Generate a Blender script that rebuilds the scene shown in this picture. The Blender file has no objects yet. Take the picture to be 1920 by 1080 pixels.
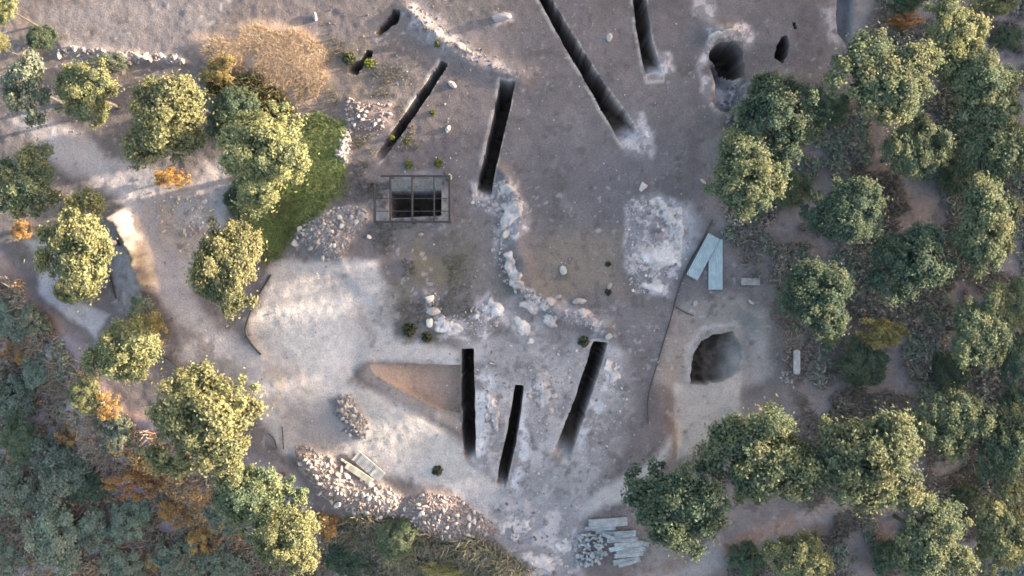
import bpy, bmesh, math, random
import numpy as np
from mathutils import Vector, Matrix, Euler
R = math.radians
scene = bpy.context.scene

# ------------------------------------------------------------------ camera, sky, sun, exposure
CAM_H = 43.0
cam_d = bpy.data.cameras.new('camera'); cam = bpy.data.objects.new('camera', cam_d)
scene.collection.objects.link(cam)
cam.location = (0, 0, CAM_H); cam.rotation_euler = (0, 0, 0)
cam_d.sensor_width = 36.0; cam_d.lens = 18.0 * CAM_H / 32.0
cam_d.clip_end = 2000.0
scene.camera = cam

SUN_EL, SUN_AZ = R(5.5), R(14.0)          # azimuth of the sun measured from +X (right of the photo) towards +Y
world = bpy.data.worlds.new('World'); scene.world = world; world.use_nodes = True
wn = world.node_tree
sky = wn.nodes.new('ShaderNodeTexSky'); sky.sky_type = 'NISHITA'; sky.sun_disc = False
sky.sun_elevation = SUN_EL; sky.sun_rotation = R(90) - SUN_AZ
sky.air_density = 1.0; sky.dust_density = 3.0; sky.ozone_density = 1.0
wn.links.new(sky.outputs[0], wn.nodes['Background'].inputs[0])
wn.nodes['Background'].inputs[1].default_value = 0.15
sun_d = bpy.data.lights.new('sun', 'SUN'); sun = bpy.data.objects.new('sun', sun_d)
scene.collection.objects.link(sun)
sun_d.energy = 3.7; sun_d.angle = R(1.0); sun_d.color = (1.0, 0.86, 0.63)
sdir = Vector((math.cos(SUN_EL) * math.cos(SUN_AZ), math.cos(SUN_EL) * math.sin(SUN_AZ), math.sin(SUN_EL)))
sun.rotation_euler = sdir.to_track_quat('Z', 'Y').to_euler()
sun.location = (60, 5, 30)
scene.view_settings.view_transform = 'Standard'; scene.view_settings.look = 'None'
scene.view_settings.gamma = 1.0; scene.view_settings.use_curve_mapping = False
scene.view_settings.exposure = 3.15
scene.render.engine = 'CYCLES'
scene.cycles.max_bounces = 6; scene.cycles.diffuse_bounces = 3; scene.cycles.transmission_bounces = 3
scene.cycles.filter_width = 1.7

C = scene.collection
PX = 30.0                                   # photo pixels per metre on the ground

# ------------------------------------------------------------------ noise
def _hash(ix, iy, seed):
    h = (ix.astype(np.int64) * 374761393 + iy.astype(np.int64) * 668265263 + seed * 982451653) & 0x7fffffff
    h = ((h ^ (h >> 13)) * 1274126177) & 0x7fffffff
    h = ((h ^ (h >> 16)) * 362437) & 0x7fffffff
    return (h % 100003) / 100003.0
def vnoise(x, y, seed):
    ix = np.floor(x); iy = np.floor(y); fx = x - ix; fy = y - iy
    fx = fx * fx * (3 - 2 * fx); fy = fy * fy * (3 - 2 * fy)
    a = _hash(ix, iy, seed); b = _hash(ix + 1, iy, seed); c = _hash(ix, iy + 1, seed); d = _hash(ix + 1, iy + 1, seed)
    return (a * (1 - fx) + b * fx) * (1 - fy) + (c * (1 - fx) + d * fx) * fy
def fbm(x, y, size, octv=4, seed=1, gain=.5):
    """signed noise, about -1..1, with the largest features `size` wide"""
    s = 0; amp = 1; tot = 0; f = 1.0 / size
    for o in range(octv):
        s = s + amp * (vnoise(x * f + 17.3 * o, y * f - 9.1 * o, seed + o * 7) * 2 - 1); tot += amp
        amp *= gain; f *= 2.03
    return s / tot * 1.6
def sstep(a, b, x):
    t = np.clip((x - a) / (b - a), 0, 1); return t * t * (3 - 2 * t)

# ------------------------------------------------------------------ plan shapes (photo pixels on the ground plane)
def poly_sd(px, py, poly, near=False):
    """signed distance (negative inside) to a closed polygon, and the nearest boundary point"""
    P = np.asarray(poly, float); n = len(P)
    best = np.full(px.shape, 1e12); nx = np.zeros(px.shape); ny = np.zeros(px.shape)
    inside = np.zeros(px.shape, bool)
    for i in range(n):
        ax, ay = P[i]; bx, by = P[(i + 1) % n]
        dx, dy = bx - ax, by - ay
        t = np.clip(((px - ax) * dx + (py - ay) * dy) / (dx * dx + dy * dy + 1e-12), 0, 1)
        qx = ax + t * dx; qy = ay + t * dy
        d = (px - qx) ** 2 + (py - qy) ** 2
        m = d < best
        best = np.where(m, d, best)
        if near: nx = np.where(m, qx, nx); ny = np.where(m, qy, ny)
        if ay != by:
            c = ((ay > py) != (by > py)) & (px < (bx - ax) * (py - ay) / (by - ay) + ax)
            inside ^= c
    sd = np.sqrt(best); sd = np.where(inside, -sd, sd)
    return (sd, nx, ny) if near else sd
def line_sd(px, py, pts):
    """signed distance to an open polyline: positive on the right-hand side in the photo's (y down) plane"""
    P = np.asarray(pts, float); best = np.full(px.shape, 1e12); sg = np.zeros(px.shape)
    for i in range(len(P) - 1):
        ax, ay = P[i]; bx, by = P[i + 1]; dx, dy = bx - ax, by - ay
        t = np.clip(((px - ax) * dx + (py - ay) * dy) / (dx * dx + dy * dy), 0, 1)
        d = (px - ax - t * dx) ** 2 + (py - ay - t * dy) ** 2
        m = d < best; best = np.where(m, d, best)
        sg = np.where(m, np.sign(dx * (py - ay) - dy * (px - ax)), sg)
    return np.sqrt(best) * sg

EDGE = [(-900, 300), (-300, 420), (0, 470), (70, 545), (160, 650), (215, 745), (300, 800), (420, 850), (540, 880), (620, 935), (720, 975), (900, 1030), (1010, 1110), (1200, 1400)]
BANK = [(222, 400), (246, 450), (262, 500), (272, 545)]
HEAPS = {
 'grass':  [(556, 445), (598, 398), (650, 388), (684, 388), (690, 412), (664, 446), (642, 492), (612, 486)],
 'oval':   [(622, 754), (640, 740), (660, 748), (680, 776), (694, 802), (680, 822), (654, 818), (632, 790)],
 'spill':  [(544, 838), (575, 834), (616, 856), (660, 898), (715, 902), (755, 936), (748, 968), (694, 974), (640, 958), (600, 925), (560, 880)],
 'mound':  [(765, 940), (800, 922), (850, 932), (928, 984), (930, 1006), (860, 1022), (790, 1006), (752, 968)],
 'white':  [(634, 247), (655, 240), (662, 268), (650, 304), (628, 302)],
 'weedy':  [(650, 182), (738, 190), (734, 238), (692, 246), (640, 226)],
 'field':  [(112, 84), (200, 88), (275, 104), (350, 108), (352, 122), (270, 120), (196, 104), (110, 100)],
 'fork':   [(280, 372), (380, 362), (404, 420), (344, 478), (300, 440)],
}
def base_height(u, v):
    """terrain without the cut pits; u, v = photo pixels on the ground plane; metres"""
    wu = u + 22 * fbm(u, v, 120, 3, 31); wv = v + 22 * fbm(u, v, 120, 3, 47)
    z = 0.12 * fbm(u, v, 420, 2, 3) + 0.02 * fbm(u, v, 40, 3, 5)
    d = -line_sd(wu, wv, EDGE)
    z = z - 4.6 * sstep(-5, 230, -d) - 3.0 * sstep(200, 900, -d)
    # dry grass mound, bank by the fork, terrace
    z = z + 0.3 * np.exp(-((u - 500) / 100) ** 2 - ((v - 118) / 60) ** 2)
    db = line_sd(u + 6 * fbm(u, v, 30, 2, 8), v, BANK)
    seg = sstep(385, 415, v) * (1 - sstep(530, 560, v))
    z = z + (.95 + .3 * fbm(u, v, 26, 3, 95)) * seg * (1 + .12 * fbm(u, v, 9, 2, 96)) * np.where(db > 0, np.exp(-(db / 24) ** 2), sstep(30, -4, -db)) * (np.abs(db) < 200)
    # shallow scrape with a clear lip on its left
    ds = poly_sd(wu, wv, [(545, 478), (600, 492), (640, 505), (720, 560), (740, 640), (690, 672), (650, 712), (560, 700), (482, 648), (466, 600), (492, 545), (520, 505)])
    z = z - 0.10 * sstep(6, -24, ds)
    ds = poly_sd(u + 4 * fbm(u, v, 40, 3, 33), v + 4 * fbm(u, v, 40, 3, 34), [(652, 690), (690, 680), (870, 676), (868, 832), (800, 800), (730, 765), (668, 718)])
    z = z - 0.07 * sstep(3, -5, ds)
    # bowl round the right pit, entrance cut below the upper right pit
    ds = poly_sd(wu, wv, [(1275, 600), (1400, 575), (1432, 640), (1445, 720), (1390, 760), (1380, 820), (1262, 852), (1262, 725)])
    z = z - 0.35 * sstep(25, -25, ds)
    z = z - 0.9 * sstep(7, -9, poly_sd(wu, wv, [(1326, 120), (1345, 135), (1395, 146), (1392, 175), (1358, 208), (1342, 214), (1327, 190)]))
    z = z + 0.5 * np.exp(-((u - 1352) / 34) ** 2 - ((v - 58) / 16) ** 2)
    # old cutting at the top right
    z = z - 0.7 * sstep(7, -5, poly_sd(wu, wv, [(1560, -40), (1600, -40), (1585, 60), (1578, 90), (1562, 80)]))
    # rocky ledge from the cage to the right-hand trench, pale ridge at the top
    dl = np.abs(line_sd(wu, wv, [(925, 335), (958, 400), (950, 470), (975, 530), (1040, 590), (1130, 615)]))
    z = z + 0.35 * np.exp(-(dl / 16) ** 2)
    dl = np.abs(line_sd(wu, wv, [(760, 20), (830, 70), (920, 110), (990, 140)]))
    z = z + 0.25 * np.exp(-(dl / 20) ** 2)
    for nm, amp in (('grass', .5), ('oval', .45), ('spill', .35), ('mound', .55), ('white', .2), ('weedy', .2), ('field', .35)):
        z = z + amp * sstep(10, -28, poly_sd(u, v, HEAPS[nm]))
    # ground falls a little under the right-hand wood; unseen hillside further right added to shade the site
    z = z - 0.8 * sstep(1440, 1800, u) + 7.2 * sstep(2050, 2800, u)
    return z
def H(x, y):
    return float(base_height(np.array([x * PX + 960.0]), np.array([540.0 - y * PX]))[0])
def P(px, py, above=0.0):
    """world point `above` metres over the ground whose photo position is (px, py)"""
    x0, y0 = (px - 960) / PX, (540 - py) / PX; z = above
    x, y = x0, y0
    for _ in range(6):
        k = (CAM_H - z) / CAM_H; x, y = x0 * k, y0 * k; z = H(x, y) + above
    return Vector((x, y, z))

# pits and trenches: name, outline, deep end, shallow end, depth, start of the ramp, label
TRENCHES = [
 ('trench', [(994, -30), (1018, -30), (1036, 0), (1076, 66), (1118, 134), (1150, 180), (1178, 216), (1204, 262), (1174, 288), (1146, 238), (1106, 168), (1056, 84), (1008, -4)], (1060, 70), (1188, 276), 3.4, .48, 'long wide earth trench running diagonally from the top edge to a pale ramp', 'trench'),
 ('trench', [(1184, -30), (1211, -30), (1217, 30), (1226, 80), (1240, 125), (1246, 150), (1214, 152), (1204, 112), (1195, 62)], (1198, 10), (1230, 150), 3.0, .32, 'short trench cut by the top edge with a grey ramp at its lower end', 'trench'),
 ('trench', [(826, 113), (841, 120), (814, 164), (780, 216), (750, 258), (712, 308), (698, 300), (726, 258), (776, 186)], (830, 125), (706, 304), 3.0, .55, 'narrowest slanting trench of the upper half fading out above the cage', 'trench'),
 ('trench', [(938, 149), (967, 154), (954, 214), (938, 282), (920, 372), (892, 372), (898, 330), (918, 244)], (950, 160), (906, 372), 4.0, .72, 'black steep trench just right of the metal cage, ending in white rubble', 'trench'),
 ('trench', [(865, 654), (889, 653), (890, 720), (891, 790), (893, 862), (867, 862), (866, 790), (865, 720)], (877, 660), (880, 862), 4.2, .76, 'straight black trench along the reddish excavated triangle', 'trench'),
 ('trench', [(966, 721), (983, 722), (978, 770), (969, 830), (957, 880), (949, 916), (928, 916), (936, 872), (948, 822), (958, 770)], (974, 724), (938, 916), 4.0, .74, 'thin black trench between two wider trenches in white rock', 'trench'),
 ('trench', [(1113, 639), (1140, 642), (1128, 686), (1106, 752), (1082, 824), (1068, 868), (1032, 862), (1050, 818), (1074, 756), (1100, 680)], (1126, 645), (1050, 868), 3.8, .52, 'wide slanting black trench beginning under the rock ledge, ramp at foot', 'trench'),
 ('pit', [(737, 16), (752, 20), (748, 40), (728, 56), (712, 70), (702, 64), (718, 42)], (740, 26), (706, 68), 2.4, .35, 'small dark pit below the top edge beside the pale ridge', 'pit'),
 ('pit', [(688, 92), (700, 96), (698, 106), (684, 120), (672, 142), (650, 140), (656, 122), (676, 112)], (690, 100), (655, 140), 2.0, .4, 'small overgrown dark pit with a bright weed at its lip', 'pit'),
 ('pit', [(1466, 68), (1477, 64), (1482, 82), (1478, 104), (1472, 119), (1452, 108), (1456, 86)], (1466, 90), (1460, 135), 3.2, .7, 'dark pear shaped pit right of the cave like pit', 'pit'),
 ('pit', [(1486, 40), (1493, 40), (1496, 52), (1490, 55)], (1490, 46), (1490, 70), 2.4, .9, 'tiniest black pit just above the pear shaped pit', 'pit'),
 ('pit', [(1329, 106), (1333, 92), (1348, 80), (1380, 75), (1391, 92), (1399, 140), (1377, 149), (1352, 138)], (1356, 92), (1378, 160), 3.2, .35, 'cave like rounded pit with a pale cut face above', 'pit'),
 ('pit', [(1296, 722), (1299, 690), (1304, 662), (1316, 642), (1338, 628), (1362, 624), (1378, 622), (1388, 640), (1394, 668), (1386, 700), (1350, 718), (1322, 724)], (1318, 668), (1400, 690), 1.9, .05, 'large rounded brown pit dug into the bare right hand bank', 'pit'),
 ('pit', [(729, 358), (828, 357), (828, 405), (729, 409)], (780, 380), (780, 600), 3.2, .9, 'rectangular black pit inside the metal cage', 'pit'),
 ('excavation', [(690, 681), (730, 680), (800, 683), (864, 684), (864, 776), (836, 772), (800, 759), (760, 738), (724, 716), (700, 702)], (850, 700), (680, 690), 0.55, .3, 'shallow triangular excavation with a reddish brown floor', 'excavation'),
]

# ------------------------------------------------------------------ ground mesh: one graded sheet, cut where the trenches are
def axis(lo, hi, step, far, n):
    fine = np.arange(lo, hi + 1e-6, step)
    g = np.linspace(0, 1, n + 1)[1:] ** 2.6
    return np.concatenate([(lo - g * (far + lo))[::-1], fine, hi + g * (far - hi)])
STEP = 0.1
gx = axis(-38.0, 34.5, STEP, 420.0, 34); gy = axis(-21.5, 19.5, STEP, 420.0, 34)
nxg, nyg = len(gx), len(gy)
GX, GY = np.meshgrid(gx, gy)
U = (GX * PX + 960).ravel(); V = (540 - GY * PX).ravel()
U0, V0 = U.copy(), V.copy()
cell = STEP * PX
region = np.full(U.shape, -1)               # which trench a vertex lies in
depth = np.zeros(U.shape)
onedge = np.zeros(U.shape, bool)
rng = np.random.default_rng(5)
OUT = []
for k, (nm, poly, A, B, D, t0, lab, cat) in enumerate(TRENCHES):
    Q = []
    jit = 0.4 if k == 13 else (2.4 if nm == 'pit' else 1.3)
    for i in range(len(poly)):
        a = np.array(poly[i], float); b = np.array(poly[(i + 1) % len(poly)], float)
        m = max(1, int(np.hypot(*(b - a)) / (7 if nm == 'pit' else 14)))
        for j in range(m):
            Q.append(a + (b - a) * j / m + (rng.normal(0, jit * .5, 2) if j else 0))
    Q = np.array(Q); OUT.append(Q)
    bb = (U0 > Q[:, 0].min() - 12) & (U0 < Q[:, 0].max() + 12) & (V0 > Q[:, 1].min() - 12) & (V0 < Q[:, 1].max() + 12)
    idx = np.nonzero(bb)[0]
    sd, qx, qy = poly_sd(U0[idx], V0[idx], Q, near=True)
    snap = np.abs(sd) < 0.56 * cell
    U[idx[snap]] = qx[snap]; V[idx[snap]] = qy[snap]; onedge[idx[snap]] = True
    ins = (sd < 0) & ~snap
    A_, B_ = np.array(A, float), np.array(B, float); ax = B_ - A_
    t = ((U0[idx] - A_[0]) * ax[0] + (V0[idx] - A_[1]) * ax[1]) / (ax @ ax)
    dd = D * (1 - sstep(t0, 1.0, t)) * (1 + (.18 if nm == 'pit' and k != 13 else .06) * (fbm(U0[idx], V0[idx], 18, 3, 91) + .7 * fbm(U0[idx], V0[idx], 7, 2, 97)))
    depth[idx[ins]] = dd[ins]; region[idx[ins]] = k
Z = base_height(U, V)

# ---- soil colours painted region by region; trench rims and depths carry light and shade
SOIL = (.180, .153, .148); DK = (.135, .112, .105); TAN = (.21, .175, .15); PALE = (.50, .455, .425); DUST = (.60, .56, .53)
ROCK = (.66, .56, .53); PATH = (.46, .41, .395); LITTER = (.36, .275, .275); RED = (.30, .165, .11); GREEN = (.155, .165, .075)
STRAW = (.47, .34, .25); UNDER = (.27, .228, .215); CREAM = (.55, .45, .34)
col = np.empty((len(U), 3)); col[:] = SOIL
WU = U + 14 * fbm(U, V, 70, 4, 61) ; WV = V + 14 * fbm(U, V, 70, 4, 71)
def paint(poly, c, f=12, op=1.0, spk=None):
    global col
    Q = np.asarray(poly, float)
    bb = (U > Q[:, 0].min() - 60) & (U < Q[:, 0].max() + 60) & (V > Q[:, 1].min() - 60) & (V < Q[:, 1].max() + 60)
    i = np.nonzero(bb)[0]
    m = sstep(f, -f, poly_sd(WU[i], WV[i], Q)) * op
    if spk:                                   # broken, patchy cover: feature size, threshold, softness, seed
        n = fbm(U[i], V[i], spk[0], 4, spk[3], .62)
        m = m * sstep(spk[1] - spk[2], spk[1] + spk[2], n)
    col[i] = col[i] * (1 - m[:, None]) + np.array(c) * m[:, None]
n1 = fbm(U, V, 210, 4, 11)[:, None]; n2 = fbm(U, V, 60, 4, 12)[:, None]
col *= 1 + .10 * n1 + .12 * n2
ALL = [(-99999, -99999), (99999, -99999), (99999, 99999), (-99999, 99999)]
m = sstep(.15, .8, fbm(U, V, 150, 4, 13))[:, None] * .5
col = col * (1 - m) + np.array(TAN) * m
# wood floors
d = line_sd(WU, WV, EDGE); m = sstep(-8, 18, d)[:, None]
lit = np.array(LITTER) * (1 + .35 * fbm(U, V, 45, 4, 14)[:, None])
mr = sstep(.25, .6, fbm(U, V, 60, 3, 15))[:, None]
lit = lit * (1 - mr * .6) + np.array((.32, .19, .12)) * mr * .6
col = col * (1 - m) + lit * m
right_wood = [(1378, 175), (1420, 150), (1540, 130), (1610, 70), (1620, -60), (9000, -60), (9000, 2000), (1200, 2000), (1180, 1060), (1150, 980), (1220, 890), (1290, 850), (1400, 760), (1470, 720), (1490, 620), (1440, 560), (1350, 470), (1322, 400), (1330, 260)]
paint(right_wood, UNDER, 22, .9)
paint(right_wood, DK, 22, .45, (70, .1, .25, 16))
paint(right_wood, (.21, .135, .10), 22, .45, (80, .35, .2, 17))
# pale tracks and fields
paint([(30, 40), (120, 15), (300, -10), (420, 5), (385, 92), (345, 112), (250, 112), (110, 96)], (.235, .21, .21), 14, .9)
paint([(-60, 60), (40, 20), (110, 60), (70, 100), (30, 140), (-60, 160)], (.26, .2, .17), 14, .8)
paint([(24, 232), (70, 214), (110, 232), (180, 262), (240, 292), (330, 345), (420, 285), (436, 330), (420, 420), (372, 470), (366, 560), (388, 604), (470, 640), (560, 690), (640, 740), (640, 800), (560, 860), (505, 830), (470, 720), (410, 690), (335, 680), (316, 590), (292, 540), (252, 440), (222, 372), (140, 330), (90, 300)], PATH, 13, .95)
paint([(80, 240), (200, 300), (260, 380), (320, 520), (372, 600), (470, 662), (560, 720), (540, 745), (440, 700), (340, 610), (296, 520), (240, 400), (180, 330), (80, 270)], (.52, .47, .455), 14, .75)
paint([(40, 446), (90, 452), (110, 510), (160, 575), (200, 590), (180, 640), (130, 600), (80, 540)], (.47, .43, .42), 7, .95)
paint([(205, 475), (250, 470), (268, 560), (230, 590), (206, 560)], (.33, .29, .28), 8, .9)
paint([(228, 402), (250, 412), (270, 470), (290, 510), (284, 548), (262, 548), (244, 470)], (.31, .265, .21), 7, .9, (14, -.1, .25, 93))
paint(HEAPS['fork'], (.46, .37, .30), 16, .9, (26, .0, .2, 21))
paint([(320, 610), (372, 606), (440, 660), (470, 700), (420, 700), (340, 660)], (.22, .19, .18), 10, .7, (30, -.1, .3, 22))
# bare dust of the scrape and the slope below it
paint([(520, 492), (560, 474), (640, 500), (700, 500), (736, 560), (740, 640), (830, 655), (862, 660), (862, 690), (690, 682), (655, 712), (760, 770), (866, 832), (872, 862), (925, 905), (960, 930), (1080, 940), (1190, 880), (1250, 830), (1230, 900), (1120, 960), (1000, 1010), (930, 990), (830, 925), (740, 905), (690, 860), (600, 840), (520, 850), (500, 760), (560, 720), (480, 655), (470, 600), (496, 540)], PALE, 12, .95)
paint([(560, 560), (640, 560), (660, 650), (650, 700), (660, 740), (600, 740), (520, 660), (505, 600)], DUST, 26, .85)
paint([(660, 740), (740, 772), (866, 840), (868, 900), (800, 890), (720, 840)], (.50, .46, .42), 16, .9)
paint([(645, 502), (690, 500), (712, 545), (690, 560), (650, 545)], (.47, .44, .43), 9, .9)
paint([(655, 560), (735, 590), (740, 660), (680, 640)], (.30, .27, .25), 14, .7, (40, .0, .3, 23))
paint([(530, 760), (640, 760), (640, 850), (540, 830)], (.30, .255, .24), 22, .7)
paint([(690, 690), (735, 720), (870, 795), (866, 812), (760, 770), (690, 716)], (.33, .28, .25), 6, .7)
paint([(490, 680), (530, 700), (520, 760), (495, 740)], CREAM, 8, .7, (24, 0, .2, 24))
# pale rock
rk = [(866, 620), (960, 570), (1000, 600), (1060, 640), (1110, 640), (1180, 660), (1190, 760), (1150, 860), (1090, 930), (1000, 940), (930, 930), (900, 880), (890, 760), (866, 650)]
paint(rk, (.34, .31, .30), 20, .9)
paint(rk, (.48, .43, .415), 18, .7, (36, .14, .32, 25))
paint(rk, (.17, .15, .15), 18, .6, (30, .42, .15, 26))
for q in ([(893, 700), (925, 690), (925, 800), (905, 880), (893, 860)], [(985, 740), (1000, 730), (985, 860), (960, 930), (952, 910)], [(1140, 660), (1160, 660), (1120, 770), (1090, 850), (1085, 820)]):
    paint(q, (.62, .60, .60), 7, .8, (30, -.3, .3, 27))
for q, o in (([(1178, 380), (1240, 362), (1290, 380), (1300, 440), (1280, 520), (1262, 556), (1180, 550), (1170, 460)], .95),
             ([(880, 340), (945, 335), (990, 380), (985, 420), (960, 440), (940, 470), (965, 530), (1010, 560), (1060, 580), (1140, 600), (1120, 625), (1040, 600), (985, 570), (945, 520), (930, 470), (940, 400), (885, 390)], .95),
             ([(795, 545), (815, 545), (830, 600), (880, 590), (920, 540), (960, 590), (900, 630), (840, 640), (800, 610)], .9),
             ([(750, 10), (800, 20), (880, 80), (985, 135), (975, 150), (900, 120), (830, 100), (765, 50)], .45),
             ([(925, 25), (955, 25), (962, 48), (930, 50)], .9),
             ([(1150, 215), (1195, 205), (1225, 240), (1230, 290), (1180, 290)], .85), ([(1205, 110), (1245, 105), (1255, 150), (1215, 158)], .8),
             ([(1320, 58), (1345, 48), (1396, 42), (1402, 70), (1396, 90), (1380, 72), (1346, 76), (1330, 92), (1326, 130), (1318, 120)], 1.0),
             ([(1328, 135), (1345, 138), (1392, 150), (1370, 190), (1345, 215), (1328, 180)], .9),
             ([(1300, -20), (1335, -20), (1340, 40), (1325, 50), (1300, 30)], .6), ([(1540, 0), (1575, 0), (1575, 95), (1555, 90)], .5)):
    paint(q, (.33, .30, .30), 12, o * .9)
    paint(q, ROCK, 6, o * .9, (18, .04, .14, 28))
    paint(q, (.20, .17, .175), 7, o * .7, (11, .30, .15, 128))
paint([(1235, 400), (1262, 400), (1262, 470), (1240, 480), (1225, 440)], (.26, .2, .2), 8, .7, (20, -.2, .3, 29))
paint([(1240, 370), (1300, 390), (1310, 470), (1275, 530), (1270, 420)], (.47, .46, .48), 12, .6)
paint([(702, 332), (846, 332), (846, 418), (702, 418)], (.32, .30, .305), 7, .85, (16, -.35, .35, 94))
# tan soil round the right pit and down to the wood
paint([(1290, 560), (1400, 560), (1440, 600), (1460, 700), (1400, 730), (1395, 800), (1340, 850), (1262, 860), (1262, 730), (1232, 720), (1250, 640)], (.33, .28, .245), 14, .9)
paint([(1268, 722), (1296, 726), (1350, 722), (1392, 700), (1396, 800), (1335, 856), (1260, 864)], (.47, .415, .37), 6, .95)
paint([(1286, 716), (1292, 660), (1308, 630), (1340, 612), (1384, 610), (1398, 632), (1376, 618), (1336, 624), (1312, 644), (1300, 690), (1296, 724)], (.44, .39, .35), 4, .9)
paint([(1390, 640), (1440, 640), (1440, 720), (1395, 715)], (.36, .32, .30), 12, .7)
paint([(1385, 590), (1420, 600), (1412, 690), (1392, 690)], (.20, .19, .185), 8, .7, (20, -.2, .3, 33))
# trails in the wood
paint([(1225, 1090), (1330, 1010), (1420, 990), (1520, 945), (1640, 915), (1700, 885), (1800, 830), (1850, 800), (1840, 880), (1790, 900), (1700, 930), (1620, 980), (1540, 985), (1480, 1000), (1390, 1030), (1330, 1060), (1290, 1090)], (.34, .29, .27), 13, .95)
paint([(1330, 1015), (1430, 985), (1490, 960), (1500, 985), (1430, 1010), (1350, 1040)], (.38, .25, .20), 10, .8)
paint([(1480, 740), (1560, 740), (1580, 800), (1500, 830)], (.30, .265, .255), 18, .8)
paint([(1650, 700), (1730, 690), (1770, 760), (1740, 860), (1700, 850)], (.26, .23, .23), 18, .7, (40, -.1, .3, 34))
paint([(1650, 20), (1720, 30), (1700, 60), (1655, 55)], RED, 9, .8)
paint([(1820, 30), (1930, 20), (1930, 110), (1860, 100)], (.22, .19, .20), 14, .8)
paint([(1560, -20), (1640, -20), (1640, 60), (1570, 100)], (.27, .25, .25), 14, .7)
# excavated triangle, grass ground, mound, heaps
paint([(568, 215), (640, 225), (650, 300), (640, 360), (600, 400), (545, 450), (500, 500), (455, 420), (430, 380), (440, 330), (560, 330)], GREEN, 14, .95)
paint([(380, 70), (470, 45), (560, 50), (615, 90), (620, 140), (590, 185), (540, 190), (470, 150), (390, 110)], STRAW, 14, .95)
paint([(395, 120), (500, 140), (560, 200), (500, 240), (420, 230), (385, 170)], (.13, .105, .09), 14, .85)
for nm, c in (('grass', (.30, .27, .26)), ('oval', (.20, .19, .19)), ('spill', (.42, .35, .31)), ('mound', (.34, .27, .25)), ('white', (.40, .38, .37)), ('weedy', (.24, .19, .175)), ('field', (.33, .30, .30))):
    paint(HEAPS[nm], c, 9, .9)
paint([(560, 890), (640, 930), (760, 970), (770, 1030), (620, 1000), (560, 940)], (.19, .15, .14), 14, .9)
paint([(600, 960), (760, 960), (900, 1020), (1000, 1060), (1000, 1130), (580, 1130)], (.22, .19, .13), 16, .85)
paint([(920, 930), (1090, 940), (1090, 1090), (930, 1090)], (.33, .295, .29), 22, .9)
paint([(920, 940), (1080, 960), (1090, 1090), (930, 1090)], ROCK, 22, .6, (36, .3, .2, 35))
# dry grass tints and old weeds over the bare ground
paint([(760, 440), (900, 440), (900, 640), (770, 640), (720, 560)], (.17, .15, .11), 30, .6, (50, .0, .3, 36))
paint([(1000, 440), (1160, 440), (1160, 560), (1010, 560)], (.26, .205, .155), 30, .7)
paint([(780, 470), (870, 470), (870, 530), (780, 530)], (.22, .17, .11), 16, .6)
paint([(760, 600), (820, 600), (860, 640), (770, 650)], (.10, .10, .07), 12, .7, (30, .0, .25, 37))
paint([(890, 570), (940, 580), (960, 620), (920, 625)], (.12, .11, .09), 10, .7, (24, -.1, .25, 38))
paint([(940, 480), (955, 500), (985, 560), (960, 560), (935, 510)], (.08, .09, .075), 8, .7)
paint([(1040, 320), (1070, 320), (1066, 420), (1045, 420)], (.12, .10, .095), 9, .7, (20, -.1, .3, 39))
paint([(560, 100), (700, 60), (720, 120), (680, 200), (620, 200)], (.19, .155, .12), 20, .7, (40, -.1, .3, 40))
paint([(640, 240), (700, 240), (690, 290), (650, 300)], (.30, .18, .14), 12, .5, (20, .1, .3, 41))
# sunlit rims painted pale along the left edge of the long trenches
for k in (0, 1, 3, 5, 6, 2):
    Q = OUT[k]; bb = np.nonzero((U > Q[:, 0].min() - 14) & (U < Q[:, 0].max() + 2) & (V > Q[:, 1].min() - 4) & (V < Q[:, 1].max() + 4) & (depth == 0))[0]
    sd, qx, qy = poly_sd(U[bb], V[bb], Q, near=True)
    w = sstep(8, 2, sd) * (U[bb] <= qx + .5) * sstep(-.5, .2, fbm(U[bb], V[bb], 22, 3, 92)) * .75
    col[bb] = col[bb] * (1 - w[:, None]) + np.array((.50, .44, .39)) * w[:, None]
# grain
col *= 1 + .09 * fbm(U, V, 11, 3, 42)[:, None] + .07 * fbm(U, V, 26, 2, 43)[:, None]
dusty = sstep(.36, .44, col.mean(1))[:, None]; pk = fbm(U, V, 9, 2, 44); pb = sstep(.78, .95, pk)[:, None] * sstep(-.3, .6, fbm(U, V, 130, 3, 45))[:, None] * .55
col = col * (1 - pb) + np.array((.46, .43, .41)) * pb                                   # pebbles
dk = sstep(.72, .95, fbm(U, V, 14, 2, 46))[:, None] * .45 * (1 - .8 * dusty)
col = col * (1 - dk) + np.array((.10, .085, .075)) * dk                                 # clods and tufts
col = np.clip(col * np.array((1.0, .965, 1.03)) * .71, .015, .6)
# relief that goes with rock and pebbles
Z = Z + .018 * fbm(U, V, 12, 3, 48) + .012 * np.clip((col.mean(1) - .24) / .15, 0, 1) * fbm(U, V, 16, 3, 49)
edgeZ = Z
Zc = Z - depth
# brown earth deep in the trenches, with part of the shade put into its dark colour; the ramps carry the loose surface spoil
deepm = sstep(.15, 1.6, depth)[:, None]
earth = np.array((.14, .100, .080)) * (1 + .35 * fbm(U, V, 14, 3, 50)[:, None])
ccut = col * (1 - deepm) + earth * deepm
ex = (region == 14)[:, None]
redsoil = np.array((.285, .195, .158)) * (1 + .13 * fbm(U, V, 40, 4, 51)[:, None])
mr = sstep(.1, .6, fbm(U, V, 60, 3, 52))[:, None] * .5
redsoil = redsoil * (1 - mr) + np.array((.31, .185, .15)) * mr
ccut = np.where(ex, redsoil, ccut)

ii = np.arange(nxg * nyg).reshape(nyg, nxg)
quads = np.stack([ii[:-1, :-1], ii[:-1, 1:], ii[1:, 1:], ii[1:, :-1]], -1).reshape(-1, 4)
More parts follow.
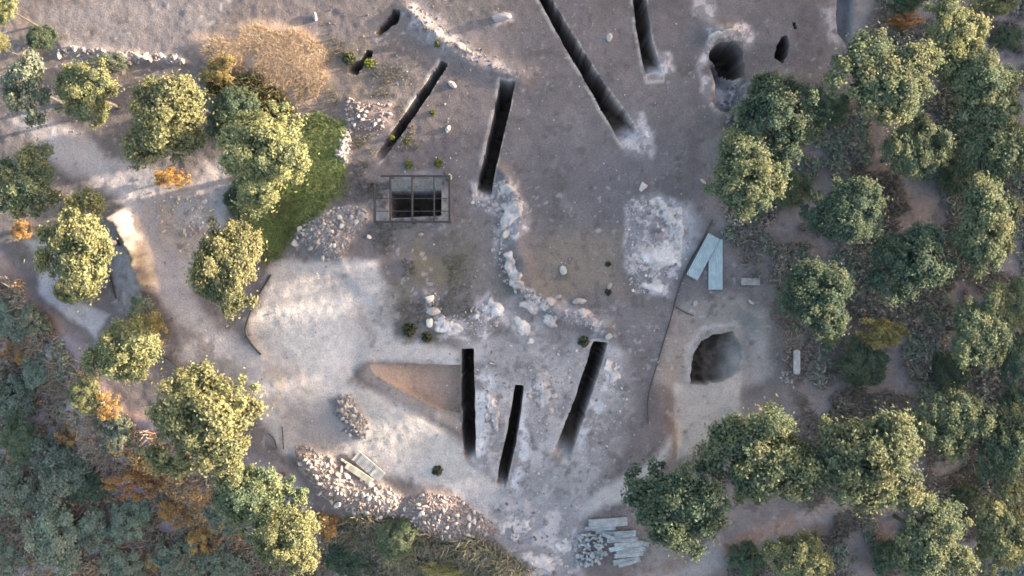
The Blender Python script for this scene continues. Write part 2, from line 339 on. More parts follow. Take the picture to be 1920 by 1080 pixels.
# a face belongs to a cut when a corner lies inside it, or when its middle does
qreg = region[quads].max(1)
alle = onedge[quads].all(1) & (qreg < 0)
if alle.any():
    fi = np.nonzero(alle)[0]; cu = U[quads[fi]].mean(1); cv = V[quads[fi]].mean(1)
    for k, Q in enumerate(OUT):
        sd = poly_sd(cu, cv, Q); qreg[fi[sd < 0]] = k

def mesh_from(name, verts, faces, mat=None, colors=None, smooth=False):
    me = bpy.data.meshes.new(name); verts = np.asarray(verts, np.float32); faces = np.asarray(faces, np.int32)
    nf, k = faces.shape
    me.vertices.add(len(verts)); me.vertices.foreach_set('co', verts.ravel())
    me.loops.add(nf * k); me.loops.foreach_set('vertex_index', faces.ravel())
    me.polygons.add(nf); me.polygons.foreach_set('loop_start', np.arange(0, nf * k, k, dtype=np.int32))
    me.polygons.foreach_set('use_smooth', np.full(nf, smooth, bool))
    me.update(calc_edges=True)
    if colors is not None:
        a = me.color_attributes.new('col', 'FLOAT_COLOR', 'POINT')
        a.data.foreach_set('color', np.concatenate([np.asarray(colors, np.float32), np.ones((len(verts), 1), np.float32)], 1).ravel())
    if mat: me.materials.append(mat)
    return me
def link(name, me, parent=None, label=None, cat=None, group=None, kind=None, loc=None):
    o = bpy.data.objects.new(name, me); C.objects.link(o)
    if parent is not None: o.parent = parent
    if label: o['label'] = label
    if cat: o['category'] = cat
    if group: o['group'] = group
    if kind: o['kind'] = kind
    if loc is not None: o.location = loc
    return o

# ------------------------------------------------------------------ materials
def node(t, ty, **kw):
    n = t.nodes.new(ty)
    for k, v in kw.items(): setattr(n, k, v)
    return n
def ground_mat():
    m = bpy.data.materials.new('soil'); m.use_nodes = True; t = m.node_tree; b = t.nodes['Principled BSDF']
    at = node(t, 'ShaderNodeAttribute', attribute_name='col')
    tc = node(t, 'ShaderNodeTexCoord')
    n = node(t, 'ShaderNodeTexNoise'); n.inputs['Scale'].default_value = 9; n.inputs['Detail'].default_value = 6; n.inputs['Roughness'].default_value = .7
    t.links.new(tc.outputs['Object'], n.inputs['Vector'])
    mr = node(t, 'ShaderNodeMapRange'); mr.inputs[1].default_value = .3; mr.inputs[2].default_value = .7; mr.inputs[3].default_value = .74; mr.inputs[4].default_value = 1.26
    t.links.new(n.outputs[0], mr.inputs[0])
    mx = node(t, 'ShaderNodeVectorMath', operation='SCALE')
    t.links.new(at.outputs['Color'], mx.inputs[0]); t.links.new(mr.outputs[0], mx.inputs['Scale'])
    t.links.new(mx.outputs[0], b.inputs['Base Color'])
    b.inputs['Roughness'].default_value = .95; b.inputs['Specular IOR Level'].default_value = .15
    bp = node(t, 'ShaderNodeBump'); bp.inputs['Strength'].default_value = .7; bp.inputs['Distance'].default_value = .06
    t.links.new(n.outputs[0], bp.inputs['Height']); t.links.new(bp.outputs[0], b.inputs['Normal'])
    return m
def attr_mat(name, rough=.8, transl=0.0, vary=.25, spec=.2, hue=.02):
    """colour from the mesh's own attribute, a little different from object to object; leaves let some light through"""
    m = bpy.data.materials.new(name); m.use_nodes = True; t = m.node_tree; b = t.nodes['Principled BSDF']
    at = node(t, 'ShaderNodeAttribute', attribute_name='col'); oi = node(t, 'ShaderNodeObjectInfo')
    mr = node(t, 'ShaderNodeMapRange'); mr.inputs[3].default_value = 1 - vary; mr.inputs[4].default_value = 1 + vary
    mh = node(t, 'ShaderNodeMapRange'); mh.inputs[3].default_value = .5 - hue; mh.inputs[4].default_value = .5 + hue
    t.links.new(oi.outputs['Random'], mr.inputs[0]); t.links.new(oi.outputs['Random'], mh.inputs[0])
    hs = node(t, 'ShaderNodeHueSaturation'); t.links.new(at.outputs['Color'], hs.inputs['Color'])
    t.links.new(mr.outputs[0], hs.inputs['Value']); t.links.new(mh.outputs[0], hs.inputs['Hue'])
    t.links.new(hs.outputs[0], b.inputs['Base Color'])
    b.inputs['Roughness'].default_value = rough; b.inputs['Specular IOR Level'].default_value = spec
    if transl:
        tr = node(t, 'ShaderNodeBsdfTranslucent'); mix = node(t, 'ShaderNodeMixShader'); mix.inputs[0].default_value = transl
        t.links.new(hs.outputs[0], tr.inputs[0]); t.links.new(b.outputs[0], mix.inputs[1]); t.links.new(tr.outputs[0], mix.inputs[2])
        t.links.new(mix.outputs[0], t.nodes['Material Output'].inputs[0])
    return m
def plain_mat(name, c, rough=.6, metal=0.0, scale=6, var=.25, c2=None):
    c = tuple(x * .74 for x in c); c2 = tuple(x * .74 for x in c2) if c2 else None
    m = bpy.data.materials.new(name); m.use_nodes = True; t = m.node_tree; b = t.nodes['Principled BSDF']
    tc = node(t, 'ShaderNodeTexCoord'); n = node(t, 'ShaderNodeTexNoise'); n.inputs['Scale'].default_value = scale; n.inputs['Detail'].default_value = 5
    t.links.new(tc.outputs['Object'], n.inputs['Vector'])
    cr = node(t, 'ShaderNodeValToRGB'); cr.color_ramp.elements[0].position = .3; cr.color_ramp.elements[1].position = .7
    c2 = c2 or tuple(x * (1 - var) for x in c)
    cr.color_ramp.elements[0].color = (*c2, 1); cr.color_ramp.elements[1].color = (*c, 1)
    t.links.new(n.outputs[0], cr.inputs[0]); t.links.new(cr.outputs[0], b.inputs['Base Color'])
    b.inputs['Roughness'].default_value = rough; b.inputs['Metallic'].default_value = metal
    bp = node(t, 'ShaderNodeBump'); bp.inputs['Strength'].default_value = .25; bp.inputs['Distance'].default_value = .01
    t.links.new(n.outputs[0], bp.inputs['Height']); t.links.new(bp.outputs[0], b.inputs['Normal'])
    return m
M_GROUND = ground_mat()
M_LEAF = attr_mat('foliage', .65, .45, .14, .2, .012)
M_GRASS = attr_mat('grass', .8, .2, 0, .1, 0)
M_STONE = attr_mat('stone', .9, 0, .22, .15, .01)
M_BARK = plain_mat('bark', (.10, .085, .075), .9, 0, 8, .5)
M_STEEL = plain_mat('dark_steel', (.035, .035, .045), .55, .3, 8, .4, (.06, .045, .04))
M_SHEET = plain_mat('fibre_sheet', (.47, .54, .57), .7, 0, 2.6, .12, (.36, .41, .45))
M_GREYSHEET = plain_mat('grey_sheet', (.44, .435, .46), .7, 0, 3, .4)
M_CREAM = plain_mat('cream_board', (.60, .53, .42), .8, 0, 3, .25)
M_PLANK = plain_mat('weathered_sheet', (.38, .395, .43), .75, 0, 2.5, .5)
M_SLAB = plain_mat('slab', (.36, .33, .33), .85, 0, 5, .3)
M_HOSE = plain_mat('black_hose', (.03, .03, .034), .6, 0, 6, .3)
M_CONC = plain_mat('concrete', (.23, .225, .235), .9, 0, 7, .45)

# ------------------------------------------------------------------ build ground and cuts
XW = (U - 960) / PX; YW = (540 - V) / PX
def submesh(name, fsel, z, cc):
    f = quads[fsel]; vs, inv = np.unique(f, return_inverse=True)
    return mesh_from(name, np.stack([XW[vs], YW[vs], z[vs]], 1), inv.reshape(f.shape), M_GROUND, cc[vs], smooth=True)
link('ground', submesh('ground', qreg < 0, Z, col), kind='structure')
for k, (nm, poly, A, B, D, t0, lab, cat) in enumerate(TRENCHES):
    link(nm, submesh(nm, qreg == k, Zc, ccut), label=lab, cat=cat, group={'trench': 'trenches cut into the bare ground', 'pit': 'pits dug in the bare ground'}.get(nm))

# ------------------------------------------------------------------ foliage
def leaves_mesh(name, pos, nrm, size, cols, mat, rs, aspect=1.7):
    n = len(pos)
    t = rs.normal(size=(n, 3)); t -= nrm * (t * nrm).sum(1, keepdims=True); t /= np.linalg.norm(t, axis=1, keepdims=True) + 1e-9
    b = np.cross(nrm, t); s = size.reshape(-1, 1)
    t = t * s * aspect * .5; b = b * s * .5
    bend = nrm * s * .22
    v = np.stack([pos - t - bend, pos - b + bend * .3, pos + t - bend, pos + b + bend * .3], 1).reshape(-1, 3)
    f = np.arange(4 * n).reshape(-1, 4)
    return mesh_from(name, v, f, mat, np.repeat(cols, 4, 0))
PAL = {
 'olive':  [(.252, .244, .128), (.210, .218, .122), (.295, .278, .150), (.150, .170, .105)],
 'mixed':  [(.178, .195, .115), (.135, .170, .112), (.245, .236, .132), (.108, .146, .104)],
 'dark':   [(.112, .146, .098), (.088, .126, .092), (.170, .184, .115), (.102, .146, .112)],
 'teal':   [(.225, .258, .20), (.18, .212, .17), (.285, .30, .23), (.285, .25, .19)],
 'dry':    [(.50, .28, .10), (.38, .21, .10), (.58, .37, .16), (.26, .16, .11)],
 'straw':  [(.36, .28, .12), (.28, .22, .10), (.21, .18, .09), (.42, .33, .16)],
}
def crown_mesh(kind, seed, nl=200, per=240, leaf=.037, lr=(.06, .18), zs=.8, fill=.95):
    rs = np.random.default_rng(seed)
    pal = np.array(PAL[kind])
    ph = rs.uniform(0, 6.28, 4)
    def outline(az): return 1 + .14 * np.sin(2 * az + ph[0]) + .13 * np.sin(3 * az + ph[1]) + .09 * np.sin(5 * az + ph[2]) + .05 * np.sin(8 * az + ph[3])
    pos, nrm, cc, sz = [], [], [], []
    nsub = rs.integers(4, 7); sub = []
    for j in range(nsub):
        a = 6.283 * (j + rs.uniform(-.3, .3)) / nsub; q = rs.uniform(.34, .58); sr_ = rs.uniform(.38, .6)
        sub.append((np.array([q * math.cos(a) * outline(a), q * math.sin(a) * outline(a), rs.uniform(-.15, .4)]), sr_))
    sub.append((np.array([rs.uniform(-.15, .15), rs.uniform(-.15, .15), rs.uniform(.25, .4)]), rs.uniform(.54, .66)))
    for i in range(nl):
        z = rs.uniform(-.45, 1.0); az = rs.uniform(0, 6.283)
        h = math.sqrt(max(0, 1 - z * z)); d = np.array([h * math.cos(az), h * math.sin(az), z])
        r = rs.uniform(.1, 1) ** .42 * fill
        L = rs.uniform(*lr)
        sc_, sr_ = sub[rs.integers(len(sub))]
        c = (sc_ + d * sr_ * r) * np.array([1, 1, zs])
        d = c / (np.linalg.norm(c) + 1e-6) * .5 + d * .5
        n = int(per * (L / .17) ** 2 * rs.uniform(.7, 1.3))
        e = rs.normal(size=(n, 3)); e /= np.linalg.norm(e, axis=1, keepdims=True)
        rr = rs.uniform(0, 1, (n, 1)) ** .42
        sq = np.array([1, 1, rs.uniform(.6, .9)])
        p = c + e * rr * L * sq * (1 + .55 * np.abs(rs.normal(size=(n, 1))) * (rs.uniform(size=(n, 1)) < .32))
        nn = e * .55 + d * .75 + rs.normal(size=(n, 3)) * .55 + np.array([0, 0, .25]); nn /= np.linalg.norm(nn, axis=1, keepdims=True)
        base = pal[rs.choice(len(pal), p=[.4, .25, .22, .13])]
        k = pal[rs.integers(len(pal), size=n)]
        cl = (base * .65 + k * .35) * rs.uniform(.75, 1.25, (n, 1)) * rs.uniform(.85, 1.15)
        pos.append(p); nrm.append(nn); cc.append(cl); sz.append(leaf * rs.uniform(.6, 1.35, n))
    return leaves_mesh('crown', np.concatenate(pos), np.concatenate(nrm), np.concatenate(sz), np.concatenate(cc), M_LEAF, rs)
CROWNS = {k: [crown_mesh(k, 100 * i + j, **kw) for j in range(n)] for i, (k, n, kw) in enumerate([
    ('olive', 5, {}), ('mixed', 5, {}), ('dark', 5, {}), ('teal', 4, dict(nl=70, per=150, leaf=.055, lr=(.10, .20))),
    ('dry', 3, dict(nl=50, per=110, leaf=.05, lr=(.08, .20))), ('straw', 3, dict(nl=55, per=110, leaf=.05, lr=(.10, .20)))])}
def tube(path, radii, seg=8):
    """closed tapered tube along a path -> verts, quads"""
    path = [Vector(p) for p in path]; vs = []; fs = []
    for i, p in enumerate(path):
        d = (path[min(i + 1, len(path) - 1)] - path[max(i - 1, 0)]).normalized()
        a = d.orthogonal().normalized() if abs(d.z) < .99 else Vector((1, 0, 0)); b = d.cross(a)
        for j in range(seg):
            an = 2 * math.pi * j / seg; vs.append(p + (a * math.cos(an) + b * math.sin(an)) * radii[i])
    for i in range(len(path) - 1):
        for j in range(seg):
            q = i * seg; fs.append((q + j, q + (j + 1) % seg, q + seg + (j + 1) % seg, q + seg + j))
    return vs, fs
def trunk_mesh(seed):
    """unit-high trunk with limbs spreading into a crown of radius 1"""
    rs = random.Random(seed); V_, F_ = [], []
    def add(path, r):
        v, f = tube(path, r); o = len(V_); V_.extend(v); F_.extend(tuple(i + o for i in q) for q in f)
    lean = (rs.uniform(-.08, .08), rs.uniform(-.08, .08))
    add([(0, 0, -.25), (0, 0, 0), (lean[0] * .5, lean[1] * .5, .3), (lean[0], lean[1], .6)], [.13, .11, .085, .07])
    for i in range(6):
        a = i * 1.05 + rs.uniform(-.3, .3); r = rs.uniform(.35, .55); z = rs.uniform(.7, 1.0)
        add([(lean[0], lean[1], .55), (math.cos(a) * r * .45, math.sin(a) * r * .45, .55 + (z - .55) * .6), (math.cos(a) * r, math.sin(a) * r, z)], [.05, .035, .012])
    return mesh_from('trunk', [tuple(v) for v in V_], F_, M_BARK, smooth=True)
TRUNKS = [trunk_mesh(i) for i in range(5)]
cnt = {}
def plant(name, cat, kind, cx, cy, rx, ry, label, group, hz=None, low=False, rot=None):
    """crown seen at photo pixel (cx, cy) with half sizes rx, ry (photo pixels)"""
    i = cnt[kind] = cnt.get(kind, -1) + 1
    r0 = (rx + ry) / 2 / PX
    rz = r0 * (.62 if low else .80) if hz is None else hz
    zc = rz * .62 if low else rz * 1.0 + .55 + .25 * r0
    p = P(cx, cy, zc)
    if group == GW:                              # trees rooted down the slope are taller, their crowns reach the light
        for _ in range(4): zc = max(zc, 3.0 - H(p.x, p.y)); p = P(cx, cy, zc)
    k = (CAM_H - p.z) / CAM_H
    g = H(p.x, p.y)
    root = bpy.data.objects.new(name, None); C.objects.link(root); root.empty_display_size = .3
    root.location = (p.x, p.y, g)
    root['label'] = label; root['category'] = cat
    if group: root['group'] = group
    cr = link('crown', CROWNS[kind][i % len(CROWNS[kind])], root)
    a = (i * 2.399) % 6.283 if rot is None else rot
    # spin the crown's own shape, then stretch it along the picture's axes
    gs = 1.10 if group == GR else 1.05
    sx, sy = rx / PX * k * gs, ry / PX * k * gs
    Mx = Matrix.Translation((0, 0, zc)) @ Matrix.Diagonal((sx, sy, rz, 1))
    if abs(rx - ry) / (rx + ry) < .1: cr.location = (0, 0, zc); cr.scale = ((sx + sy) / 2, (sx + sy) / 2, rz); cr.rotation_euler = (0, 0, a)
    else:
        cr.location = (0, 0, zc); cr.scale = (sx, sy, rz); cr.rotation_euler = (0, 0, math.pi * (i % 2))
    tr = link('trunk' if name == 'tree' else 'stem', TRUNKS[i % 5], root)
    q = r0 * k
    tr.scale = (q * .62, q * .62, zc)
    tr.rotation_euler = (0, 0, a)
    return root
GW = 'sunlit trees on the left slope'; GR = 'trees of the right hand wood'; GT = 'bluish shrubs of the shaded lower left thicket'; GD = 'rusty dry shrubs of the thicket'
T = [
 ('tree', 'olive', 4, 12, 38, 34, 'yellow green tree cut by the top left corner', GW),
 ('tree', 'olive', -4, 84, 24, 30, 'small yellow tree on the left edge just under the corner tree', GW),
 ('shrub', 'dark', 80, 70, 28, 32, 'round dark green shrub between the corner tree and the pale field', None),
 ('tree', 'teal', 56, 168, 54, 66, 'dull blue green tree left of the track, darkest of the upper left', GW),
 ('tree', 'olive', 168, 176, 68, 66, 'bright yellow green tree below the stone line of the pale field', GW),
 ('tree', 'olive', 310, 224, 88, 102, 'largest yellow green tree, standing left of the dry grass mound', GW),
 ('tree', 'olive', 498, 288, 86, 100, 'pale yellow tree beside the strip of green grass', GW),
 ('tree', 'mixed', 40, 352, 66, 80, 'half shaded tree on the left edge beside the track', GW),
 ('tree', 'olive', 152, 448, 76, 102, 'tall two toned tree on the pale terrace beside the cream bank', GW),
 ('shrub', 'olive', 140, 540, 48, 36, 'yellow leafy shrub at the lower foot of the terrace tree', None),
 ('tree', 'olive', 426, 506, 74, 104, 'solitary oval tree at the fork of the track, right of the rubble', GW),
 ('tree', 'olive', 236, 655, 70, 80, 'yellow green tree on the terrace edge above the shaded thicket', GW),
 ('shrub', 'teal', 264, 572, 26, 26, 'small grey green shrub at the lower end of the cream bank', None),
 ('shrub', 'straw', 282, 622, 42, 36, 'dry straw coloured shrub right of the terrace edge tree', None),
 ('tree', 'olive', 388, 782, 112, 110, 'broadest olive tree on the slope left of the stone spill', GW),
 ('tree', 'mixed', 492, 920, 88, 80, 'olive tree just below the broad slope tree and left of the stones', GW),
 ('tree', 'olive', 536, 1016, 66, 72, 'sunlit pale tree cut by the bottom edge left of the grassy slope', GW),
 ('shrub', 'olive', 160, 745, 40, 38, 'small yellow green shrub standing among rusty brush in the thicket', None),
 ('shrub', 'teal', 205, 115, 38, 20, 'low grey green shrub growing on the stone line of the pale field', None),
 ('shrub', 'dark', 440, 215, 52, 62, 'dark green shrub in the shade between largest yellow tree and mound', None),
 ('shrub', 'straw', 412, 130, 34, 40, 'straw yellow shrub at the left foot of the dry grass mound', None),
 ('shrub', 'dry', 325, 335, 42, 24, 'orange dry shrub at the foot of the largest yellow tree', None),
 ('shrub', 'dark', 455, 370, 36, 40, 'green shrub under the lower left side of the pale yellow tree', None),
 # thicket
 ('shrub', 'teal', 22, 742, 48, 56, 'large bluish shrub on the left edge half way down the thicket', GT),
 ('shrub', 'teal', 116, 880, 66, 66, 'biggest bluish shrub of the thicket, left of the orange dry shrub', GT),
 ('shrub', 'teal', 32, 930, 52, 56, 'bluish shrub near the left edge beside the biggest thicket shrub', GT),
 ('shrub', 'teal', 102, 1002, 56, 72, 'tall bluish shrub close to the bottom left corner', GT),
 ('shrub', 'teal', 246, 972, 48, 44, 'bluish shrub directly below the orange dry shrub', GT),
 ('shrub', 'teal', 180, 995, 42, 48, 'bluish shrub between the tall corner shrub and the one under the orange shrub', GT),
 ('shrub', 'teal', 332, 1046, 54, 42, 'bluish shrub cut by the bottom edge under the red brown brush', GT),
 ('shrub', 'teal', 14, 590, 40, 50, 'bluish shrub on the left edge below the pale terrace', GT),
 ('shrub', 'teal', 76, 690, 38, 36, 'small bluish shrub right of the large left edge shrub', GT),
 ('shrub', 'teal', 222, 806, 40, 34, 'grey green shrub above the orange dry shrub', GT),
 ('shrub', 'dark', 160, 910, 40, 40, 'dark green shrub against the right side of the biggest thicket shrub', GT),
 ('shrub', 'teal', 12, 1046, 42, 42, 'bluish shrub in the bottom left corner', GT),
 ('shrub', 'teal', 232, 1058, 46, 36, 'bluish shrub on the bottom edge left of the red brown brush', GT),
 ('shrub', 'teal', 410, 1056, 52, 40, 'bluish shrub on the bottom edge left of the sunlit pale tree', GT),
 ('shrub', 'mixed', 46, 826, 42, 42, 'olive grey shrub above the left edge shrubs of the thicket', GT),
 ('shrub', 'teal', 66, 600, 30, 34, 'small bluish shrub under the terrace, nearest the terrace edge', GT),
 ('shrub', 'teal', 418, 960, 42, 44, 'grey green shrub left of the olive trees near the stones', GT),
 ('shrub', 'dry', 268, 902, 66, 34, 'bright orange dry shrub in the middle of the thicket', GD),
 ('shrub', 'dry', 336, 952, 46, 38, 'rusty orange shrub lower right of the bright orange one', GD),
 ('shrub', 'dry', 292, 1050, 26, 22, 'small rust red shrub on the bottom edge', GD),
 ('shrub', 'dry', 130, 820, 34, 26, 'reddish brown shrub above the biggest bluish shrub', GD),
 ('shrub', 'dry', 205, 765, 30, 26, 'orange brown shrub beside the small yellow green shrub', GD),
 ('shrub', 'dry', 40, 430, 26, 24, 'rusty shrub at the upper left of the pale terrace', None),
 ('shrub', 'dry', 380, 1010, 40, 34, 'red brown brushy shrub left of the sunlit pale tree', GD),
 ('shrub', 'dry', 40, 660, 30, 26, 'brown shrub among bluish shrubs below the terrace', GD),
 # bottom centre
 ('shrub', 'dark', 655, 1046, 58, 42, 'dark green shrub on the bottom edge right of the sunlit pale tree', None),
 ('shrub', 'mixed', 742, 1010, 46, 40, 'dull green shrub below the stone spill', None),
 ('shrub', 'straw', 842, 1062, 50, 26, 'low straw coloured shrub below the stone mound on the bottom edge', None),
 ('shrub', 'dry', 612, 985, 26, 34, 'reddish shrub between the sunlit pale tree and the dark shrub', None),
 # right
 ('tree', 'dark', 1476, 214, 88, 82, 'dark bluish green tree just below the pear shaped pit', GR),
 ('tree', 'mixed', 1398, 330, 74, 88, 'tree with cream lit tips nearest the white rubble patch', GR),
 ('tree', 'mixed', 1640, 152, 94, 84, 'broad grey green tree below the reddish bare patch at top right', GR),
 ('tree', 'olive', 1782, 72, 66, 84, 'sunlit tree reaching the top edge right of the reddish bare patch', GR),
 ('tree', 'mixed', 1846, 168, 74, 74, 'bluish tree below the sunlit top edge tree', GR),
 ('tree', 'mixed', 1700, 286, 50, 70, 'narrow tree below the broad grey green tree', GR),
 ('tree', 'mixed', 1866, 272, 62, 80, 'tree near the right edge half shaded with yellow lower side', GR),
 ('tree', 'dark', 1588, 396, 76, 66, 'dark tree with a cream lit right tip above the metal green tree', GR),
 ('tree', 'dark', 1706, 492, 70, 78, 'deep green tree in the middle of the right hand wood', GR),
 ('tree', 'mixed', 1838, 430, 62, 92, 'tall oval sunlit tree right of the deep green tree', GR),
 ('tree', 'dark', 1522, 560, 70, 78, 'dark bluish tree right of the grey slab', GR),
 ('shrub', 'straw', 1650, 622, 56, 34, 'straw yellow dry shrub between wood trees', None),
 ('shrub', 'dark', 1616, 684, 62, 48, 'dark green shrub below the straw yellow shrub', None),
 ('tree', 'mixed', 1830, 620, 54, 78, 'upright sunlit tree below the tall oval tree', GR),
 ('tree', 'mixed', 1902, 560, 40, 60, 'tree on the right edge beside the upright sunlit tree', GR),
 ('tree', 'dark', 1908, 668, 36, 56, 'dark tree on the right edge lower right of the upright sunlit tree', GR),
 ('tree', 'mixed', 1786, 782, 58, 72, 'half shaded tree above the pale trail at the right', GR),
 ('tree', 'mixed', 1422, 850, 96, 106, 'big clumpy tree below the large rounded pit', GR),
 ('tree', 'mixed', 1612, 862, 102, 104, 'biggest tree of the wood, right of the clumpy tree', GR),
 ('tree', 'dark', 1272, 948, 96, 94, 'dark tree with yellow clumps beside the pile of grey sheets', GR),
 ('tree', 'olive', 1496, 1042, 60, 60, 'sunlit tree on the bottom edge below the pale trail', GR),
 ('tree', 'mixed', 1736, 1002, 72, 84, 'pale lit tree on the bottom edge below the right end of the trail', GR),
 ('tree', 'mixed', 1876, 842, 52, 84, 'tall tree near the right edge beside the end of the trail', GR),
 ('tree', 'olive', 1874, 990, 58, 82, 'sunlit tree near the bottom right corner', GR),
 ('tree', 'olive', 1858, 6, 46, 22, 'small yellow tree cut by the top edge near the right corner', GR),
 ('shrub', 'dark', 1888, 72, 30, 26, 'green shrub on the bare patch at the top right corner', None),
 ('shrub', 'dark', 1750, 262, 26, 28, 'green shrub between the narrow tree and the right edge tree', None),
 ('shrub', 'mixed', 1474, 362, 34, 42, 'green shrub right of the tree with cream lit tips', None),
 ('shrub', 'olive', 1560, 630, 24, 22, 'small yellow shrub left of the straw yellow shrub', None),
 ('shrub', 'dry', 1690, 42, 38, 18, 'rust red low shrub on the reddish bare patch', None),
 ('shrub', 'dark', 1560, 210, 34, 36, 'dark shrub squeezed between the bluish green and the broad tree', None),
 ('shrub', 'dark', 1790, 330, 36, 40, 'dark shrub left of the right edge tree with yellow lower side', None),
 ('shrub', 'dark', 1780, 700, 36, 40, 'dark shrub above the half shaded tree', None),
 ('shrub', 'dark', 1400, 1048, 36, 36, 'dark shrub on the bottom edge left of the sunlit bottom tree', None),
 ('shrub', 'dark', 1660, 1040, 38, 36, 'dark shrub on the bottom edge between two sunlit trees', None),
 ('shrub', 'dark', 1806, 930, 26, 30, 'dark shrub beside the right end of the pale trail', None),
 ('shrub', 'dark', 1905, 760, 30, 34, 'dark shrub on the right edge above the tall trail side tree', None),
 ('shrub', 'teal', 1395, 215, 26, 34, 'small bluish shrub on the rocks left of the dark bluish green tree', None),
 ('tree', 'dark', 1700, -6, 50, 26, 'dark tree cut by the top edge above the reddish bare patch', GR),
]
for (nm, kd, cx, cy, rx, ry, lab, grp) in T:
    plant(nm, 'tree' if nm == 'tree' else 'shrub', kd, cx, cy, rx, ry, lab, grp, low=(nm == 'shrub'), hz=1.5 if lab.startswith('straw yellow dry') else None)

# ------------------------------------------------------------------ grass and brush (stuff)
def clear_of_cuts(p):
    ok = np.ones(len(p), bool)
    for k, Q in enumerate(OUT[:14]):
        bb = np.nonzero((p[:, 0] > Q[:, 0].min() - 5) & (p[:, 0] < Q[:, 0].max() + 5) & (p[:, 1] > Q[:, 1].min() - 5) & (p[:, 1] < Q[:, 1].max() + 5))[0]
        if len(bb): ok[bb] &= poly_sd(p[bb, 0], p[bb, 1], Q) > 4
    return ok
def scatter(poly, n, rs, keep=None, thin=0.0):
    Q = np.asarray(poly, float); lo, hi = Q.min(0), Q.max(0); out = []
    while sum(len(o) for o in out) < n:
        p = rs.uniform(lo, hi, (n * 2, 2)); m = clear_of_cuts(p) & (poly_sd(p[:, 0] + 8 * fbm(p[:, 0], p[:, 1], 40, 2, 5), p[:, 1] + 8 * fbm(p[:, 0], p[:, 1], 40, 2, 6), Q) < -thin * rs.uniform(0, 1, len(p)) ** 2)
        if keep is not None: m &= keep(p[:, 0], p[:, 1])
        out.append(p[m])
    return np.concatenate(out)[:n]
def grass(name, poly, n, pal, h, w, label, cat, seed, lean=.5, patch=None):
    rs = np.random.default_rng(seed)
    keep = (lambda a, b: fbm(a, b, patch[0], 3, seed) > patch[1]) if patch else None
    p = scatter(poly, n, rs, keep, 70)
    z = base_height(p[:, 0], p[:, 1]); x = (p[:, 0] - 960) / PX; y = (540 - p[:, 1]) / PX
    a = rs.uniform(0, 6.283, n); hh = h * rs.uniform(.5, 1.4, n); ww = w * rs.uniform(.6, 1.4, n)
    l = lean * rs.uniform(.3, 1.3, n) * hh; la = rs.uniform(0, 6.283, n)
    b = np.stack([x, y, z - .03], 1); s = np.stack([np.cos(a) * ww, np.sin(a) * ww, 0 * a], 1)
    mid = b + np.stack([np.cos(la) * l * .35, np.sin(la) * l * .35, hh * .6], 1)
    top = b + np.stack([np.cos(la) * l, np.sin(la) * l, hh], 1)
    v = np.stack([b - s, b + s, mid + s * .8, top + s * .1, top - s * .1, mid - s * .8], 1).reshape(-1, 3)
    i = np.arange(n)[:, None] * 6
    f = np.concatenate([i + np.array([[0, 1, 2, 5]]), i + np.array([[5, 2, 3, 4]])], 0)
    pal = np.array(pal); cl = pal[rs.integers(len(pal), size=n)] * rs.uniform(.7, 1.3, (n, 1)) * (1 + .32 * fbm(p[:, 0], p[:, 1], 45, 3, seed + 3))[:, None] * .74
    return link(name, mesh_from(name, v, f, M_GRASS, np.repeat(cl, 6, 0)), label=label, cat=cat, kind='stuff')
grass('green_grass', [(566, 212), (640, 228), (650, 300), (640, 362), (600, 398), (548, 450), (502, 500), (470, 440), (430, 390), (440, 340), (555, 340)], 24000, [(.17, .23, .08), (.20, .245, .10), (.30, .27, .14), (.13, .185, .075)], .2, .02, 'strip of short green grass beside the pale yellow tree', 'grass', 11, 1.7)
grass('dry_grass', [(380, 98), (402, 72), (440, 66), (470, 50), (520, 58), (556, 46), (582, 66), (612, 96), (606, 126), (620, 150), (598, 182), (564, 188), (540, 168), (500, 164), (462, 132), (424, 130), (400, 112)], 24000, [(.60, .42, .30), (.52, .36, .25), (.66, .51, .38), (.46, .34, .25)], .2, .015, 'orange dry grass covering the low mound', 'grass', 12, 1.8, (34, -.35))
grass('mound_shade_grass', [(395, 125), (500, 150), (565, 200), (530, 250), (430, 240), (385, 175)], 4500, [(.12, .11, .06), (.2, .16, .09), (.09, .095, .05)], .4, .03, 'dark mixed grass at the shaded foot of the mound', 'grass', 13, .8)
grass('slope_grass', [(590, 985), (700, 965), (780, 990), (930, 1015), (1010, 1060), (1000, 1110), (590, 1110)], 9000, [(.30, .25, .17), (.38, .31, .21), (.22, .19, .15), (.44, .36, .25)], .45, .03, 'rough green and straw grass below the stone mound', 'grass', 14, 1.1, (50, -.25))
grass('thicket_brush', [(-250, 560), (0, 500), (60, 560), (150, 660), (215, 770), (330, 830), (470, 900), (600, 960), (600, 1250), (-250, 1250)], 26000, [(.42, .30, .28), (.48, .31, .24), (.36, .28, .27), (.30, .30, .23), (.58, .36, .20)], .5, .035, 'brown and rusty brush between the thicket shrubs', 'brush', 15, 1.0, (60, -.15))
grass('wood_brush', [(1380, 180), (1560, 110), (1620, 60), (1640, -40), (1960, -40), (1960, 1110), (1380, 1110), (1340, 1050), (1500, 990), (1480, 700), (1440, 560), (1350, 440), (1340, 300)], 30000, [(.30, .235, .22), (.24, .20, .195), (.36, .28, .22), (.20, .20, .16), (.28, .24, .20)], .4, .03, 'dull brown dry brush on the floor of the right hand wood', 'brush', 16, 1.0, (70, 0.0))
grass('sparse_weeds', [(560, 30), (760, 120), (840, 220), (860, 420), (900, 480), (900, 640), (740, 640), (700, 500), (640, 380), (620, 220), (560, 200)], 4500, [(.16, .14, .08), (.12, .12, .06), (.22, .18, .12)], .16, .02, 'thin dry weeds on the bare ground round the metal cage', 'grass', 17, .9, (45, .12))

